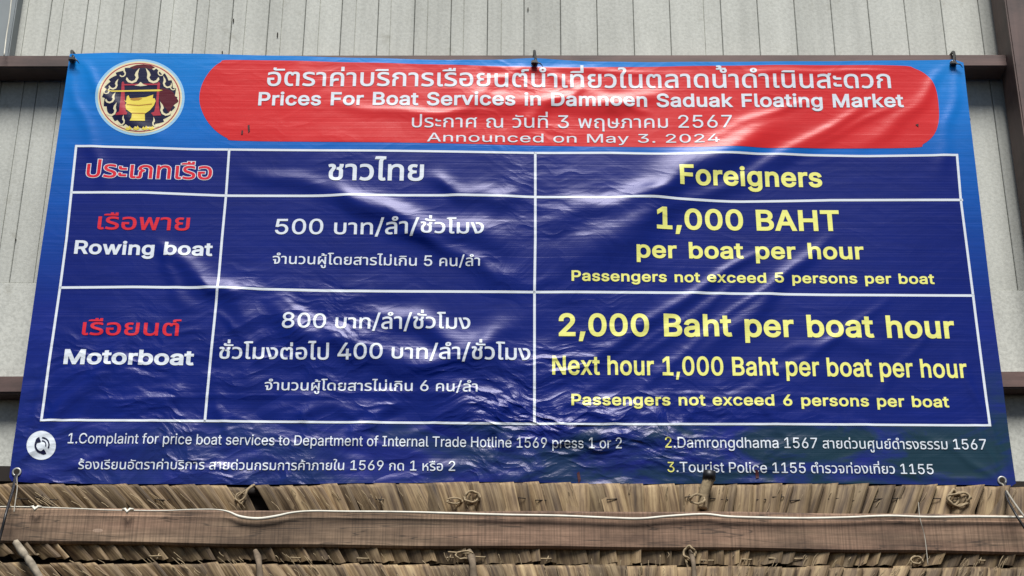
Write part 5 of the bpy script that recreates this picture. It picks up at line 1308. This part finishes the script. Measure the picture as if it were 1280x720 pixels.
# stray fibres
random.seed(5)
bm = bmesh.new()
for _ in range(260):
    px = random.uniform(-5, 1285)
    rw = random.choice([(YA - 0.028, 606, 630), (YB - 0.03, 690, 702), (YC - 0.03, 704, 722)])
    py = random.uniform(rw[1], rw[2])
    ln = random.uniform(6, 22)
    l2 = lean_at(px)
    P = [at(px, py, rw[0]), at(px + ln * 0.5 * l2 + random.uniform(-2, 2), py + ln * 0.3, rw[0] - random.uniform(0, 0.008)), at(px + ln * l2, py + ln * 0.7, rw[0])]
    tube(bm, P, random.uniform(0.0006, 0.0014), 4, False)
o = bm_object('loose_fibres', bm, MAT['rope'], thatch, (0, 0, 0), True)
o['kind'] = 'stuff'


def rope_knot(name, px, py, y, rx, rz, turns, seed, r=0.0022, tail=None, mat='rope'):
    random.seed(seed)
    P = []
    n = int(turns * 12)
    for i in range(n):
        a = 2 * math.pi * i / 12
        P.append(at(px + rx * math.cos(a) * random.uniform(0.75, 1.15), py + rz * math.sin(a) * random.uniform(0.75, 1.15), y - 0.010 * math.sin(a * 0.7) - random.uniform(0, 0.006)))
    if tail:
        P.append(at(tail[0], tail[1], y - 0.006))
    return tube_obj(name, P, r, MAT[mat], thatch, 6, 3)


rope_knot('rope_tie', 301, 622, YA - 0.02, 6, 7, 1.6, 1, tail=(316, 606))
tube_obj('rope_tie', [at(298, 628, YA - 0.03), at(306, 622, YA - 0.035), at(309, 613, YA - 0.035), at(318, 606, YA - 0.02)], 0.0036, MAT['rope'], thatch)
rope_knot('rope_tie', 590, 621, YA - 0.035, 9, 7, 2.2, 2, r=0.003)
rope_knot('rope_tie', 568, 626, YA - 0.032, 10, 3.5, 2.4, 12, r=0.0022)
rope_knot('rope_tie', 1199, 624, YA - 0.035, 14, 8, 2.6, 3, r=0.0032)
rope_knot('rope_tie', 1192, 622, YA - 0.03, 7, 9, 1.6, 31, r=0.004)
rope_knot('rope_tie', 862, 691, YB - 0.035, 7, 8, 2.5, 4, r=0.003, tail=(862, 716))
rope_knot('rope_tie', 1146, 700, YB - 0.035, 7, 5, 2.5, 6, r=0.0025, tail=(1138, 716))
rope_knot('rope_tie', 700 - 120, 694, YB - 0.035, 11, 5, 2.0, 7, r=0.0025, tail=(560, 690))
MAT['strut'] = plain('grey brown weathered stick', srgb(116, 102, 84), 0.9, 0, 0.7, 45)
for px, w_ in ((590, 0.015), (323, 0.013), (866, 0.010)):
    tube_obj('strut', [at(px - 4, 688, YB - 0.030), at(px - 1, 696, YB - 0.040), at(px + 1, 706, YC - 0.035), at(px + 2, 722, YC - 0.04), at(px + 4, 745, YC - 0.06)], [w_ * 0.5, w_ * 0.8, w_ * 0.6, w_ * 0.75, w_ * 0.6], MAT['strut'], thatch, 8)
st = tube_obj('split_stick', [at(20, 678, YB - 0.05), at(31, 694, YC - 0.04), at(36, 700, YC - 0.045), at(52, 726, YC - 0.05)], [0.010, 0.013, 0.008, 0.013, 0.010], MAT['palewood'], None, 6)
tag(st, 'bleached split stick slanting over the thatch in the bottom left corner', 'stick')

# bamboo peg with a black cap in front of the lower edge of the banner
c = at(881, 634, YA - 0.05)
peg = empty('bamboo_peg', tuple(c), 'short bamboo peg with a black capped top in front of the tourist police line', 'peg')
tube_obj('stub', [at(878, 636, YA - 0.05), at(880, 618, YA - 0.055), at(886, 599, YA - 0.06)], [0.014, 0.0145, 0.0165], MAT['rope'], peg, 10)
tube_obj('cap', [at(886, 600, YA - 0.06), at(887, 589, YA - 0.062)], [0.019, 0.0185], MAT['black'], peg, 12, 0)
for i in range(1):
    P = [at(872 + 9 * math.cos(a) + random.uniform(-1, 1), 624 + 6 * math.sin(a) + random.uniform(-1, 1), YA - 0.07 - 0.006 * math.sin(2 * a)) for a in np.linspace(0, 15, 30)]
    tube_obj('binding', P, 0.0026, MAT['rope'], peg, 6, 2)

# ---------------------------------------------------------------- timber beam with its cable
a, b = at(0, 634, YBm), at(1280, 641.5, YBm)
hb = a[2] - at(0, 676, YBm)[2]
sl = (b[2] - a[2]) / (b[0] - a[0])
beam = empty('timber_beam', (0, YBm + 0.03, a[2] + sl * (0 - a[0]) - hb / 2), 'long old reddish timber beam crossing the thatch below the banner', 'beam')
hr = at(1280, 641.5, YBm)[2] - at(1280, 692, YBm)[2]
hl = at(0, 634, YBm)[2] - at(0, 678, YBm)[2]
bm = bmesh.new()
nx = 60
secs = []
for i in range(nx + 1):
    x = -2.1 + 4.2 * i / nx
    wob = 0.0018 * math.sin(3.1 * x) + 0.0012 * math.sin(11 * x + 1)
    hh = hb / 2
    ex = np.interp(x, [-1.65, 1.65], [hl, hr]) - hb
    ring = []
    for yy, zz in ((-0.030, -hh - ex + 0.006), (-0.024, -hh - ex), (0.028, -hh - ex), (0.028, hh), (-0.018, hh), (-0.024, hh - 0.006), (-0.0242, hh - 0.020), (-0.027, hh - 0.024)):
        ring.append(bm.verts.new((x, yy + 0.0006 * math.sin(7 * x + zz * 40), zz + wob + sl * x)))
    secs.append(ring)
for i in range(nx):
    for j in range(8):
        bm.faces.new((secs[i][j], secs[i][(j + 1) % 8], secs[i + 1][(j + 1) % 8], secs[i + 1][j]))
bm.faces.new(secs[0])
bm.faces.new(secs[-1][::-1])
body = bm_object('plank', bm, MAT['beam'], beam, tuple(beam.location))
k = at(123, 664, YBm + 0.0022)
bm = bmesh.new()
bmesh.ops.create_uvsphere(bm, u_segments=20, v_segments=10, radius=1.0)
bmesh.ops.scale(bm, vec=(0.026, 0.0012, 0.010), verts=bm.verts)
bm_object('wood_knot', bm, wood('pale timber knot', srgb(150, 124, 104), srgb(176, 150, 128), 'x'), beam, tuple(k), True)

yc = YBm - 0.006
cab = [(-30, 633.5), (20, 633.5), (45, 634), (100, 636), (130, 637.5), (160, 638), (200, 638.5), (240, 637), (270, 637), (286, 640), (300, 646), (322, 648.5), (345, 645.5), (365, 641), (390, 639), (430, 639.5), (500, 640), (570, 642), (640, 644), (700, 645), (760, 647.5), (800, 648.5), (835, 645.5), (880, 643), (910, 646), (960, 647.5), (1010, 648), (1060, 647), (1110, 645), (1160, 646.5), (1220, 646), (1310, 647)]
cr = [0.0018] * 9 + [0.0030] + [0.0046] * 3 + [0.0032] * 4 + [0.0040] * 15
tag(tube_obj('white_cable', [at(x, y, yc - 0.004) for x, y in cab], cr, MAT['cable'], None, 8, 4), 'slack white cable clipped along the top of the timber beam', 'cable')
for (px, py), lb in (((45, 635), 'white cable clip nearest the left end of the timber beam'), ((160, 638), 'white cable clip second from the left end of the timber beam')):
    bm = bmesh.new()
    tube(bm, [(-0.015, 0.0, 0.003), (-0.007, -0.007, 0.002), (0, -0.009, -0.008), (0.007, -0.007, 0.002), (0.015, 0.0, 0.003)], [0.003, 0.004, 0.005, 0.004, 0.003], 8)
    tag(bm_object('cable_clip', bm, MAT['cable'], None, tuple(at(px, py, yc - 0.006)), True), lb, 'clip', 'white cable clips on the beam')
tag(tube_obj('twine', [at(1148, 628, YA - 0.04), at(1150, 648, YBm - 0.012), at(1156, 672, YBm - 0.012), at(1160, 706, YC - 0.04)], 0.0012, MAT['wire'], None, 5),
    'thin twine hanging across the timber beam near its right end', 'twine')
